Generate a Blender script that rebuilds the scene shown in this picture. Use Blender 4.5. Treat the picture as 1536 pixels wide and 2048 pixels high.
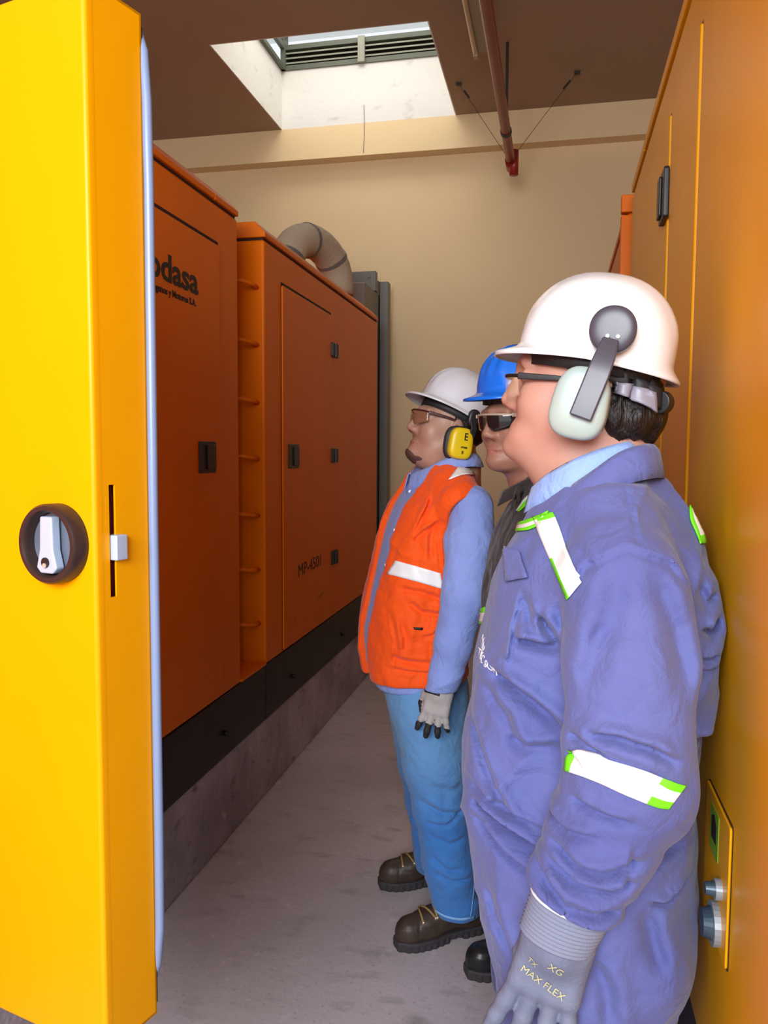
import bpy, bmesh, math, random
import numpy as np
from mathutils import Vector, Matrix
PI = math.pi
random.seed(7)
for o in list(bpy.data.objects): bpy.data.objects.remove(o)
S = bpy.context.scene
COL = S.collection
CAMH = 1.5
# ------------------------------------------------------------------ camera
YAW, PITCH, ROLL, FPX = 0.21227, 0.07395, 0.0056, 1592.4
fw = Vector((-math.sin(YAW)*math.cos(PITCH), math.cos(YAW)*math.cos(PITCH), -math.sin(PITCH)))
rt0 = fw.cross(Vector((0, 0, 1))).normalized(); up0 = rt0.cross(fw)
rt = math.cos(ROLL)*rt0 + math.sin(ROLL)*up0
up = -math.sin(ROLL)*rt0 + math.cos(ROLL)*up0
cd = bpy.data.cameras.new('camera'); cam = bpy.data.objects.new('camera', cd); COL.objects.link(cam)
M = Matrix((rt, up, -fw)).transposed().to_4x4(); M.translation = Vector((0, 0, CAMH)); cam.matrix_world = M
cd.sensor_fit = 'VERTICAL'; cd.sensor_height = 24.0; cd.lens = FPX/2048*24.0; cd.clip_start = 0.05; cd.clip_end = 200
S.camera = cam
# ------------------------------------------------------------------ daylight and exposure
S.view_settings.view_transform = 'Standard'; S.view_settings.look = 'None'
S.view_settings.gamma = 1.0; S.view_settings.use_curve_mapping = False
S.view_settings.exposure = 0.0
wd = bpy.data.worlds.new('overcast_sky'); S.world = wd; wd.use_nodes = True
wd.node_tree.nodes['Background'].inputs[0].default_value = (0.93, 0.96, 1.0, 1)
wd.node_tree.nodes['Background'].inputs[1].default_value = 1.0
def area(name, loc, target, sx, sy, power, col, portal=False):
    l = bpy.data.lights.new(name, 'AREA'); l.shape = 'RECTANGLE'; l.size = sx; l.size_y = sy; l.energy = power; l.color = col
    o = bpy.data.objects.new(name, l); COL.objects.link(o); o.location = loc
    o.rotation_euler = (Vector(target)-Vector(loc)).to_track_quat('-Z', 'Y').to_euler()
    if portal: l.cycles.is_portal = True
    return o
area('doorway_daylight', (-.32, -1.9, 2.35), (-0.45, 2.2, 1.0), 1.8, 1.3, 155, (.90, .95, 1.0))
area('skylight_daylight', (-1.44, 5.35, 5.0), (-1.44, 5.35, 0), 1.3, 1.25, 27, (1.0, 0.96, 0.88))

# ------------------------------------------------------------------ helpers
def tag(o, label=None, cat=None, group=None, kind=None):
    if label: o['label'] = label
    if cat: o['category'] = cat
    if group: o['group'] = group
    if kind: o['kind'] = kind
    return o
def empty(name, loc, label, cat, group=None, rz=0):
    o = bpy.data.objects.new(name, None); COL.objects.link(o); o.location = loc; o.rotation_euler = (0, 0, rz); o.empty_display_size = .1
    return tag(o, label, cat, group)
def mk(name, verts, faces, mats, parent=None, smooth=False, mi=None, keep=False):
    me = bpy.data.meshes.new(name)
    me.from_pydata([tuple(map(float, v)) for v in verts], [], [tuple(int(i) for i in f) for f in faces])
    if not isinstance(mats, (list, tuple)): mats = [mats]
    for m in mats: me.materials.append(m)
    if mi is not None: me.polygons.foreach_set('material_index', list(mi))
    me.update()
    if smooth: me.polygons.foreach_set('use_smooth', [True]*len(me.polygons))
    o = bpy.data.objects.new(name, me); COL.objects.link(o)
    if parent is not None: o.parent = parent
    return o
class MB:
    """collects shapes and links them as one mesh"""
    def __init__(s): s.v = []; s.f = []; s.m = []
    def add(s, v, f, m=0):
        n = len(s.v); s.v += [Vector(p) for p in v]; s.f += [tuple(i+n for i in q) for q in f]; s.m += [m]*len(f); return s
    def box(s, x0, x1, y0, y1, z0, z1, m=0):
        v = [(x, y, z) for z in (z0, z1) for y in (y0, y1) for x in (x0, x1)]
        return s.add(v, [(0, 2, 3, 1), (4, 5, 7, 6), (0, 1, 5, 4), (2, 6, 7, 3), (0, 4, 6, 2), (1, 3, 7, 5)], m)
    def tube(s, pts, r, n=12, m=0, cap=True):
        pts = [Vector(p) for p in pts]; k = len(pts)
        rs = r if isinstance(r, (list, tuple)) else [r]*k
        vs = []; prev = None
        for i, p in enumerate(pts):
            t = (pts[min(i+1, k-1)]-pts[max(i-1, 0)]).normalized()
            if prev is None:
                a = Vector((0, 0, 1)) if abs(t.z) < .9 else Vector((1, 0, 0)); u = t.cross(a).normalized()
            else: u = (prev - t*prev.dot(t)).normalized()
            prev = u; w = t.cross(u)
            vs += [p + rs[i]*(math.cos(2*PI*j/n)*u + math.sin(2*PI*j/n)*w) for j in range(n)]
        fs = [(i*n+j, i*n+(j+1) % n, (i+1)*n+(j+1) % n, (i+1)*n+j) for i in range(k-1) for j in range(n)]
        if cap: fs += [tuple(range(n-1, -1, -1)), tuple((k-1)*n+j for j in range(n))]
        return s.add(vs, fs, m)
    def prism(s, pts, off, m=0):
        """flat polygon pts (3D), extruded by vector off"""
        n = len(pts); off = Vector(off); a = [Vector(p) for p in pts]
        return s.add(a+[p+off for p in a], [tuple(range(n-1, -1, -1)), tuple(range(n, 2*n))]+[(i, (i+1) % n, n+(i+1) % n, n+i) for i in range(n)], m)
    def obj(s, name, mats, parent=None, bevel=0, seg=2, smooth=False, mat=None):
        if mat is not None: s.v = [mat @ p for p in s.v]
        o = mk(name, s.v, s.f, mats, parent, smooth, s.m)
        bm = bmesh.new(); bm.from_mesh(o.data); bmesh.ops.recalc_face_normals(bm, faces=bm.faces); bm.to_mesh(o.data); bm.free()
        if bevel:
            b = o.modifiers.new('bevel', 'BEVEL'); b.width = bevel; b.segments = seg; b.limit_method = 'ANGLE'; b.angle_limit = math.radians(35)
            o.data.polygons.foreach_set('use_smooth', [True]*len(o.data.polygons))
            w = o.modifiers.new('wn', 'WEIGHTED_NORMAL'); w.keep_sharp = True
        return o
def nmat(name, col, rough=.5, metal=0, spec=.5, bump=None, var=None, coat=0, alpha=None, trans=0, emit=None, ior=None):
    m = bpy.data.materials.new(name); m.use_nodes = True; nt = m.node_tree; b = nt.nodes['Principled BSDF']
    b.inputs['Base Color'].default_value = (*col, 1); b.inputs['Roughness'].default_value = rough; b.inputs['Metallic'].default_value = metal
    b.inputs['Specular IOR Level'].default_value = spec; b.inputs['Coat Weight'].default_value = coat; b.inputs['Coat Roughness'].default_value = .15
    b.inputs['Transmission Weight'].default_value = trans
    if ior: b.inputs['IOR'].default_value = ior
    if alpha is not None: b.inputs['Alpha'].default_value = alpha
    tc = nt.nodes.new('ShaderNodeTexCoord')
    if emit: b.inputs['Emission Color'].default_value = (*emit[:3], 1); b.inputs['Emission Strength'].default_value = emit[3]
    def noise(sc, det=4, stretch=(1, 1, 1)):
        mp = nt.nodes.new('ShaderNodeMapping'); mp.inputs['Scale'].default_value = stretch; nt.links.new(tc.outputs['Object'], mp.inputs[0])
        n = nt.nodes.new('ShaderNodeTexNoise'); n.inputs['Scale'].default_value = sc; n.inputs['Detail'].default_value = det
        nt.links.new(mp.outputs[0], n.inputs['Vector']); return n.outputs['Fac']
    if var:   # list of (scale, colour2, low, high, stretch)
        cur = None
        for (sc, c2, lo, hi, *st) in var:
            f = noise(sc, 6, st[0] if st else (1, 1, 1)); r = nt.nodes.new('ShaderNodeMapRange'); r.inputs[1].default_value = lo; r.inputs[2].default_value = hi
            nt.links.new(f, r.inputs[0]); mx = nt.nodes.new('ShaderNodeMix'); mx.data_type = 'RGBA'
            nt.links.new(r.outputs[0], mx.inputs['Factor'])
            if cur is None: mx.inputs['A'].default_value = (*col, 1)
            else: nt.links.new(cur, mx.inputs['A'])
            mx.inputs['B'].default_value = (*c2, 1); cur = mx.outputs['Result']
        nt.links.new(cur, b.inputs['Base Color'])
    if bump:  # (scale, strength, distance)
        f = noise(bump[0], 5, bump[3] if len(bump) > 3 else (1, 1, 1)); bp = nt.nodes.new('ShaderNodeBump'); bp.inputs['Strength'].default_value = bump[1]; bp.inputs['Distance'].default_value = bump[2]
        nt.links.new(f, bp.inputs['Height']); nt.links.new(bp.outputs[0], b.inputs['Normal'])
    return m
PAINT = nmat('amber_canopy_paint', (.90, .39, 0), .36, spec=.22, coat=.06, bump=(6, .08, .02), var=[(3, (.86, .37, 0), .45, .75)])
PAINT_SHADE = nmat('shaded_canopy_paint', (.80, .165, 0), .4, spec=.18, coat=.04, bump=(6, .08, .02), var=[(3, (.74, .15, 0), .45, .75)])  # same canopy paint with the aisle shade mixed into its colour
DPAINT = nmat('dirty_paint_scrape', (.25, .09, .02), .6)
BLACKP = nmat('black_skid_paint', (.012, .010, .009), .45, bump=(40, .2, .01), var=[(9, (.03, .025, .02), .55, .8)])
BLKPL = nmat('black_plastic', (.015, .014, .015), .4)
SEAMD = nmat('dark_gap_rubber', (.03, .006, .003), .8)
GALV = nmat('galvanised_grey', (.20, .19, .17), .5, .3, bump=(30, .1, .01))
STEEL = nmat('zinc_plated_steel', (.50, .60, .78), .35, .15)
CONC = nmat('raw_concrete', (.50, .43, .46), .85, var=[(2.2, (.32, .27, .28), .42, .60), (9, (.20, .165, .17), .60, .74, (1, 1, 2)), (14, (.66, .58, .58), .64, .8), (60, (.2, .17, .17), .62, .8)], bump=(25, .35, .02))
FLOORM = nmat('trowelled_concrete_floor', (.56, .50, .52), .7, var=[(1.1, (.44, .385, .40), .4, .65), (7, (.36, .32, .33), .56, .74, (1, 2.2, 1)), (16, (.62, .57, .58), .62, .75), (70, (.26, .23, .23), .60, .8)], bump=(30, .15, .01))
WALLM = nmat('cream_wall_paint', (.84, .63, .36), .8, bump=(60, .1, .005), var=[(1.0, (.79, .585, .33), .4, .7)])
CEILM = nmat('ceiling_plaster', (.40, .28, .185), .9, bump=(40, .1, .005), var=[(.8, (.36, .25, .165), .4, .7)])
WHITEW = nmat('white_plaster', (.78, .75, .70), .85, bump=(30, .15, .01), var=[(2.5, (.72, .69, .64), .5, .7)])
LOUV = nmat('louvre_green_grey', (.10, .11, .075), .5)
REDP = nmat('red_fire_pipe', (.30, .018, .012), .4)
DARKM = nmat('dark_iron', (.03, .022, .016), .6)

# ------------------------------------------------------------------ the room
CZ, BWY, YF = 3.97, 6.12, -1.0
def struct(o): o['kind'] = 'structure'; return o
struct(MB().box(-5.2, 3.6, -6, 6.3, -.1, 0).obj('floor', FLOORM))
SX0, SX1, SY0, SY1 = -2.11, -.775, 4.705, 6.0
c = MB(); c.box(-5.2, SX0-.008, YF, 6.3, CZ, CZ+.12); c.box(SX1+.008, 3.6, YF, 6.3, CZ, CZ+.12); c.box(SX0-.008, SX1+.008, YF, SY0-.008, CZ, CZ+.12)
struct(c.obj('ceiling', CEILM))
struct(MB().box(-5.2, 3.6, BWY, BWY+.18, 0, CZ).obj('wall_back', WALLM))
struct(MB().box(-5.2, 3.6, SY1, BWY, 3.735, CZ).obj('trim_1', WALLM))
struct(MB().box(-5.3, -5.1, YF, 6.3, 0, CZ).obj('wall_left', WALLM))
struct(MB().box(3.5, 3.7, YF, 6.3, 0, CZ).obj('wall_right', WALLM))
# light well above the ceiling opening
ZS = 4.40
w = MB(); w.box(SX0-.1, SX0, SY0-.1, SY1+.1, CZ+.121, ZS+.0); w.box(SX1, SX1+.1, SY0-.1, SY1+.1, CZ+.121, ZS); w.box(SX0, SX1, SY0-.1, SY0, CZ+.121, ZS)
w.box(SX0-.0075, SX0, SY0-.0075, SY1, CZ, CZ+.121); w.box(SX1, SX1+.0075, SY0-.0075, SY1, CZ, CZ+.121); w.box(SX0, SX1, SY0-.0075, SY0, CZ, CZ+.121); w.box(SX0, SX1, SY1, SY1+.1, CZ, ZS)
WSTAIN = nmat('stained_white_plaster', (.80, .77, .72), .85, bump=(30, .15, .01), var=[(5, (.60, .56, .50), .6, .75, (1, 1, 2.2))])
struct(w.obj('wall_skylight', WSTAIN))
struct(MB().prism([(-1.47, 5.999, 3.75), (-1.462, 5.999, 3.9), (-1.466, 5.999, 4.1), (-1.461, 5.999, 4.1), (-1.457, 5.999, 3.9), (-1.464, 5.999, 3.75)], (0, -.0015, 0)).obj('trim_2', nmat('hairline_crack', (.25, .19, .12), .9)))
lv = empty('window_1', (0, 0, 0), None, None); lv['kind'] = 'structure'
f = MB()
f.box(SX0, SX1, SY1-.01, SY1+.05, ZS, ZS+.035); f.box(SX0, SX1, SY1-.01, SY1+.05, ZS+.15, ZS+.185)
f.box(SX0, SX0+.03, SY0, SY1, ZS, ZS+.03); f.box(SX0, SX0+.03, SY0, SY1, ZS+.15, ZS+.185); f.box(SX0, SX0+.035, SY1-.03, SY1+.05, ZS, ZS+.5)
f.box(SX1-.03, SX1, SY0, SY1, ZS, ZS+.03); f.box(SX1-.03, SX1, SY0, SY1, ZS+.15, ZS+.185)
f.tube([(SX0+.02, SY1-.02, ZS+.22), (SX0+.17, SY1-.02, ZS+.40)], .016, 6)
f.obj('window_frame', LOUV, lv)
MB().box(-1.505, -1.455, SY1-.035, SY1-.01, ZS, ZS+.185).obj('mullion', nmat('pale_mullion', (.32, .31, .25), .6), lv)
MB().box(SX0+.03, SX1-.03, SY1+.055, SY1+.06, ZS, ZS+.17).obj('dark_backing', nmat('dark_louvre_backing', (.035, .04, .025), .8), lv)  # dark sheet added behind the slats to keep bright sky out of the gaps
SLAT = nmat('dusty_louvre', (.26, .26, .19), .6)
for k in range(3):
    z = ZS+.045+k*.036
    MB().prism([(SX0+.03, SY1-.008, z), (SX0+.03, SY1+.05, z+.035), (SX0+.03, SY1+.05, z+.041), (SX0+.03, SY1-.008, z+.012)], (SX1-SX0-.06, 0, 0)).obj('louvre_slat', SLAT, lv)
POLY = nmat('frosted_roof_sheet', (.85, .88, .9), .6, trans=.0)
nt = POLY.node_tree; tl = nt.nodes.new('ShaderNodeBsdfTranslucent'); tl.inputs[0].default_value = (.85, .87, .86, 1); ms = nt.nodes.new('ShaderNodeMixShader'); ms.inputs[0].default_value = .75
nt.links.new(nt.nodes['Principled BSDF'].outputs[0], ms.inputs[1]); nt.links.new(tl.outputs[0], ms.inputs[2]); nt.links.new(ms.outputs[0], nt.nodes['Material Output'].inputs[0])
MB().prism([(SX0-.3, SY0-.4, ZS+.75), (SX0-.3, SY1+.5, ZS+.47), (SX0-.3, SY1+.5, ZS+.478), (SX0-.3, SY0-.4, ZS+.758)], (SX1-SX0+.6, 0, 0)).obj('roof_sheet', POLY, lv)

# ------------------------------------------------------------------ generator canopies
def rrect(y0, y1, z0, z1, r=.012, n=4):
    p = []
    for (cy, cz, a0) in ((y1-r, z1-r, 0), (y0+r, z1-r, 90), (y0+r, z0+r, 180), (y1-r, z0+r, 270)):
        for k in range(n+1):
            a = math.radians(a0+90*k/n); p.append((cy+r*math.cos(a), cz+r*math.sin(a)))
    return p
def canopy(name, X, s, y0, y1, zt, depth, label, doors, seams, group, PAINT=None, sk=(-.02, .02), zb=.587, zs=2.392, skid=True):
    """X: aisle-side plane, s: direction away from the aisle (-1 or 1)"""
    root = empty(name, (X, y0, 0), label, 'generator', group)
    root_inv = Matrix.Translation((-X, -y0, 0))
    def P(mb, nm, mat, **k): return mb.obj(nm, mat, root, mat=root_inv, **k)
    b = MB(); a, bb = sorted((X+s*.004, X+s*depth)); b.box(a, bb, y0, y1, zb, zs-.010)
    P(b, 'canopy_body', PAINT, bevel=.012)
    r = MB(); ch = .045
    prof = [(X, zs), (X, zt-ch), (X+s*ch, zt), (X+s*(depth-ch), zt), (X+s*depth, zt-ch), (X+s*depth, zs)]
    ys = [y0]+seams+[y1]
    for q in range(len(ys)-1):
        ya, yb = ys[q]+(.003 if q else 0), ys[q+1]-(.003 if q < len(ys)-2 else 0)
        r.prism([(px, ya, pz) for px, pz in prof], (0, yb-ya, 0))
    P(r, 'roof', PAINT, bevel=.004)
    g = MB(); a, bb = sorted((X+s*.012, X+s*(depth-.01))); g.box(a, bb, y0+.01, y1-.01, zs-.014, zs+.004); P(g, 'roof_gasket', SEAMD)
    for (da, db, z0, z1) in doors:
        gg = MB(); gg.prism([(X+s*.0035, y, z) for y, z in rrect(da-.0018, db+.0018, z0-.003, z1+.014, .006)], (-s*.001, 0, 0)); P(gg, 'door_gap', SEAMD)
        d = MB(); d.prism([(X+s*.004, y, z) for y, z in rrect(da, db, z0, z1, .01)], (-s*.009, 0, 0))
        P(d, 'door', PAINT, bevel=.004, seg=3)
    if skid:
        k = MB(); a, bb = sorted((X+s*.005, X+s*(depth-.02))); k.box(a, bb, y0+sk[0], y1+sk[1], .345, zb-.002)
        for yy in np.arange(y0+.35, y1-.1, .9): k.tube([(X+s*.005, yy, .44), (X-s*.012, yy, .44)], .012, 8)
        P(k, 'skid', BLACKP, bevel=.008)
    return root, root_inv
def paddle(root, ri, X, s, y0, y1, z0, z1, name='latch', out=.006):
    m = MB(); m.prism([(X-s*.004, y, z) for y, z in rrect(y0, y1, z0, z1, .008)], (-s*out, 0, 0)); 
    o = m.obj(name, BLKPL, root, mat=ri, bevel=.002)
    q = MB(); w = (y1-y0); q.prism([(X-s*(.004+out), y, z) for y, z in rrect(y0+w*.42, y1-w*.08, z0+.012, z1-.012, .006)], (-s*.006, 0, 0)); q.obj('latch_paddle', BLKPL, o, bevel=.002, mat=ri)
    return o
XL, XR = -1.2, .24
G = 'orange generator canopies standing on the plinths'
r1, i1 = canopy('generator_set', XL, -1, -.3, 2.915, 2.457, 2.3, 'orange generator canopy with black company lettering behind the open yellow door, left side', [(1.27, 2.725, .60, 2.236)], [1.2, 2.70], G, PAINT_SHADE, (-.02, .27))
paddle(r1, i1, XL-.005+.005, -1, 2.53, 2.668, 1.427, 1.537)
r2, i2 = canopy('generator_set', XL, -1, 3.195, 5.345, 2.457, 2.3, 'orange generator canopy at the far left with an exhaust elbow on its roof', [(3.40, 4.195, .60, 2.236)], [3.43, 4.2], G, PAINT_SHADE, (0, .0))
paddle(r2, i2, XL, -1, 3.465, 3.612, 1.427, 1.538)
for z in (2.055, 1.485, .923):
    m = MB(); m.prism([(XL+.004, y, zz) for y, zz in rrect(4.172, 4.288, z-.037, z+.037, .006)], (.012, 0, 0)); m.tube([(XL+.016, 4.23, z-.037), (XL+.016, 4.23, z+.037)], .009, 10); m.obj('hinge', BLKPL, r2, mat=i2)
r3, i3 = canopy('generator_set', XR, 1, .35, 3.008, 2.494, 2.3, 'amber generator canopy on the right behind the men, nearest the camera', [(.5, 1.535, .60, 2.27), (1.56, 1.925, .60, 2.268), (1.955, 2.76, .60, 2.268)], [1.548, 2.6], G, PAINT, (0, .18), zs=2.42)
paddle(r3, i3, XR, 1, 1.935, 2.02, 2.035, 2.15, out=.012)
r4, i4 = canopy('generator_set', XR, 1, 3.20, 5.4, 2.49, 2.3, 'orange generator canopy farthest along the right side, mostly behind the nearer one', [(3.40, 4.2, .60, 2.27)], [4.2], G, PAINT_SHADE, (0, 0), zs=2.42)
# corner strip of the far right canopy facing the camera
m = MB(); m.box(XR-.02, XR+.1, 3.195, 3.235, .6, 2.40); m.box(XR-.02, XR+.1, 3.195, 3.235, 2.41, 2.475); m.obj('corner_post', PAINT_SHADE, r4, mat=i4, bevel=.004)
# rungs on the end face of the far left canopy
for z in (2.197, 1.96, 1.72, 1.484, 1.243, 1.011, .778):
    m = MB(); m.tube([(-1.235, 3.20, z-.012), (-1.238, 3.13, z-.006), (-1.265, 3.10, z), (-1.50, 3.10, z), (-1.53, 3.13, z-.006), (-1.53, 3.20, z-.012)], .0095, 8)
    m.obj('ladder_rung', PAINT_SHADE, r2, mat=i2, smooth=True)
m = MB(); m.box(-3.4, -1.202, 2.92, 3.19, .588, .60); m.obj('gap_plate', PAINT_SHADE, r2, mat=i2)
# text helper
def text(s, size, mat, parent, mw, name, sx=1.0, extr=.0008, bold=0):
    cu = bpy.data.curves.new(name, 'FONT'); cu.body = s; cu.size = size; cu.extrude = extr; cu.offset = bold; cu.resolution_u = 3
    t = bpy.data.objects.new(name, cu); COL.objects.link(t); bpy.context.view_layer.update()
    me = bpy.data.meshes.new_from_object(t.evaluated_get(bpy.context.evaluated_depsgraph_get())); bpy.data.objects.remove(t)
    me.transform(mw @ Matrix.Diagonal((sx, 1, 1, 1))); me.materials.clear(); me.materials.append(mat)
    o = bpy.data.objects.new(name, me); COL.objects.link(o)
    if parent is not None: o.parent = parent
    return o
INK = nmat('black_lettering', (.012, .008, .008), .5)
def sideM(x, y, z, s=1, rz=0):   # text lying on a plane x=const, reading towards +y, facing +x
    return Matrix.Translation((x, y, z)) @ Matrix(((0, 0, 1, 0), (1, 0, 0, 0), (0, 1, 0, 0), (0, 0, 0, 1))) @ Matrix.Rotation(rz, 4, 'Z')
text('modasa', .118, INK, r1, i1 @ sideM(XL+.0056, 2.085, 2.03), 'company_lettering', sx=1.26, bold=.0028)
text('Grupos Electrogenos y Motores S.A.', .030, INK, r1, i1 @ sideM(XL+.0056, 2.05, 1.988), 'lettering_line', sx=1.06, bold=.0008)
text('MP-4501', .085, nmat('marker_ink', (.05, .02, .01), .7), r2, i2 @ sideM(XL+.0056, 3.60, .905, rz=.02), 'handwritten_number', sx=1.3)
for (y, z, a, b) in ((3.98, .752, .17, .012), (3.56, .70, .02, .015), (4.15, .74, .05, .008), (3.7, .68, .04, .005)):
    MB().prism([(XL+.0052, y-a/2, z-b), (XL+.0052, y, z-b*.2), (XL+.0052, y+a/2, z+b), (XL+.0052, y+.1*a, z+b*.6)], (.0006, 0, 0)).obj('scrape', DPAINT, r2, mat=i2)
# small service panel low on the right canopy
def sidepoly(pts, x, t, name, mat, root, ri, bevel=0):
    return MB().prism([(x, y, z) for y, z in pts], (t, 0, 0)).obj(name, mat, root, mat=ri, bevel=bevel)
sidepoly(rrect(1.0715, 1.2372, .8205, 1.018, .006), XR-.0048, -.0012, 'panel_gap', SEAMD, r3, i3)
sp = sidepoly(rrect(1.073, 1.236, .823, 1.016, .006), XR-.0055, -.004, 'service_panel', PAINT, r3, i3, .002)
GRN = nmat('green_sticker', (.22, .40, .02), .5)
sidepoly(rrect(1.138, 1.196, .934, 1.0, .003), XR-.0096, -.0008, 'sticker', GRN, sp, i3)
sidepoly([(1.15, .955), (1.183, .955), (1.183, .985), (1.167, .992), (1.15, .98)], XR-.0105, -.0006, 'sticker_print', INK, sp, i3)
for (y, z, rr) in ((1.113, .912, .014), (1.128, .855, .03)):
    k = MB(); k.tube([(XR-.009, y, z), (XR-.018, y, z)], rr, 24); k.tube([(XR-.018, y, z), (XR-.030, y, z)], [rr*.75, rr*.6], 24, 1); k.obj('drain_cap', [nmat('cap_rim_grey', (.35, .38, .42), .4, .4), nmat('cap_blue_grey', (.05, .08, .11), .35, .3)], sp, mat=i3)

# plinths
PL = 'concrete plinths under the generators'
for (x0, x1, lb) in ((-3.6, -1.216, 'rough grey concrete plinth under the left generators'), (.25, 2.6, 'grey concrete plinth under the right generators, behind the legs')):
    pb = MB().box(x0, x1, -.6, 5.9, 0, .343).obj('plinth', CONC, bevel=.01); tag(pb, lb, 'plinth', PL)
# radiator duct between far left canopy and the wall
d = empty('radiator_duct', (-1.5, 5.6, 0), 'dark grey sheet metal radiator duct between the far left generator and the back wall', 'duct'); di = Matrix.Translation((1.5, -5.6, 0))
MB().box(-3.3, -1.30, 5.375, 6.11, .345, 2.66).obj('duct_body', GALV, d, mat=di, bevel=.004)
f = MB(); f.box(-1.30, -1.238, 5.84, 5.93, .345, 2.76); f.box(-3.3, -1.30, 5.84, 5.93, 2.66, 2.76); f.box(-1.335, -1.30, 5.80, 5.84, .345, 2.76); f.obj('duct_flange', GALV, d, mat=di, bevel=.003)
f = MB(); f.box(-3.2, -1.29, 5.66, 5.72, 2.66, 2.80)
for x in (-1.34, -1.5, -1.62): f.tube([(x, 5.66, 2.76), (x, 5.65, 2.76)], .012, 8)
f.obj('top_flange', GALV, d, mat=di, bevel=.003)
# exhaust elbow
WRAP = nmat('exhaust_wrap', (.50, .40, .28), .85, bump=(50, .4, .01, (1, 1, 1)))
pts = []; 
pts = [(-1.47, 4.24, 2.459), (-1.47, 4.24, 2.50)]
for k in range(1, 12):
    a = PI*k/12; pts.append((-1.47+.15*(1-math.cos(a))/2, 4.50-.26*math.cos(a), 2.51+.20*math.sin(a)))
pts = pts+[(-1.32, 4.76, 2.50), (-1.32, 4.76, 2.459)]
e = MB().tube(pts, [.095]*len(pts), 20); e = e.obj('exhaust_elbow', WRAP, smooth=True); tag(e, 'dusty beige exhaust elbow arching over the far left generator roof', 'pipe')
for k in (2, 6, 10):
    m = MB(); p = Vector(pts[k]); q = Vector(pts[k+1]); t = (q-p).normalized(); m.tube([p-t*.012, p+t*.012], .099, 20); m.obj('clamp_band', GALV, e)
# ------------------------------------------------------------------ open yellow door
C0 = Vector((-.636, 1.01, 0)); u = Vector((-.968, .25, 0)).normalized(); v = Vector((.25, .968, 0)).normalized()
DM = Matrix(((u.x, v.x, 0, C0.x), (u.y, v.y, 0, C0.y), (0, 0, 1, 0), (0, 0, 0, 1)))
dr = bpy.data.objects.new('canopy_door', None); COL.objects.link(dr); dr.location = C0; dr.rotation_euler = (0, 0, math.atan2(u.y, u.x))
flip = Matrix.Diagonal((1, -1, 1, 1))   # local y points to the camera side
tag(dr, 'bright yellow open canopy door with round black latch at the left edge', 'door')
T = .108; DW = .555
b = MB()
# outer skin wraps round the edge; slot cut in the edge face is built from pieces
z0, z1 = .597, 2.143
sl0, sl1, sy0, sy1 = 1.288, 1.452, .0275, .0395
b.box(0, DW, 0, .022, z0, z1)
ob = b.obj('door_skin', PAINT, dr, bevel=.007, seg=4, mat=flip)
b = MB(); e = .0035
b.box(.0002, e, .005, sy0, z0+.003, z1-.003); b.box(.0002, e, sy1, T, z0+.003, z1-.003); b.box(.0002, e, sy0, sy1, z0+.003, sl0); b.box(.0002, e, sy0, sy1, sl1, z1-.003)
b.box(.0002, DW, T-.004, T, z0+.003, z1-.003); b.box(.0002, DW, .02, T, z1-.007, z1-.003); b.box(.0002, DW, .02, T, z0+.003, z0+.007)
ob = b.obj('door_edge', PAINT, dr, mat=flip)
MB().box(.012, .02, .02, .06, 1.25, 1.5).obj('slot_backing', nmat('slot_shadow_red', (.16, .015, .006), .7), dr, mat=flip)
lb = MB(); lb.box(-.011, .02, .030, .052, 1.342, 1.379); lb.obj('latch_bolt', STEEL, dr, mat=flip, bevel=.002)
RUB = nmat('sky_tinted_rubber_seal', (.22, .30, .50), .3, spec=.7)  # grey rubber with the blue of reflected daylight put into its colour
pts = [(.012, T+.006, .655), (.004, T+.006, .68), (-.003, T+.006, .74), (-.004, T+.006, .9), (-.003, T+.006, 1.4), (-.0045, T+.006, 1.9), (-.003, T+.006, 2.02), (.002, T+.006, 2.09), (.014, T+.006, 2.125)]
sm = MB(); sm.tube(pts, .0075, 12); sm.tube([(p[0]+.010, p[1]+.008, p[2]) for p in pts], .007, 10)
sm.obj('rubber_seal', RUB, dr, mat=flip, smooth=True)
MB().box(.001, .03, T-.001, T+.003, z0+.02, z1-.02).obj('seal_channel', BLKPL, dr, mat=flip)
# round latch
hs, hz, hr = .070, 1.367, .058
hd = MB()
ring = [(hr, 0), (hr, -.022), (hr-.003, -.026), (hr-.009, -.026), (hr-.012, -.022), (hr-.013, -.004)]
N = 48; vs = []; fs = []
for (r_, y_) in ring: vs += [(hs+r_*math.cos(2*PI*j/N), y_, hz+r_*math.sin(2*PI*j/N)) for j in range(N)]
for i in range(len(ring)-1): fs += [(i*N+j, i*N+(j+1) % N, (i+1)*N+(j+1) % N, (i+1)*N+j) for j in range(N)]
fs.append(tuple((len(ring)-1)*N+j for j in range(N)))
hd.add(vs, fs); hb = hd.obj('latch_housing', nmat('brown_black_plastic', (.035, .02, .018), .35), dr, mat=flip)
hb.data.polygons.foreach_set('use_smooth', [True]*len(hb.data.polygons)); hb.modifiers.new('es', 'EDGE_SPLIT').split_angle = math.radians(40)
cup = MB(); cup.tube([(hs, -.005, hz), (hs, -.0075, hz)], hr-.0135, 40); cup.obj('latch_cup', nmat('latch_cup_grey', (.16, .18, .23), .3, .3), hb, mat=flip)
pd = MB(); pd.prism([(hs-.013, -.010, hz+.040), (hs+.011, -.010, hz+.040), (hs+.013, -.010, hz-.008), (hs+.020, -.010, hz-.034), (hs+.012, -.010, hz-.042), (hs-.012, -.010, hz-.042), (hs-.021, -.010, hz-.034), (hs-.014, -.010, hz-.008)], (0, -.016, 0))
pd.obj('latch_lever', STEEL, hb, mat=flip, bevel=.003, seg=3)
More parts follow.
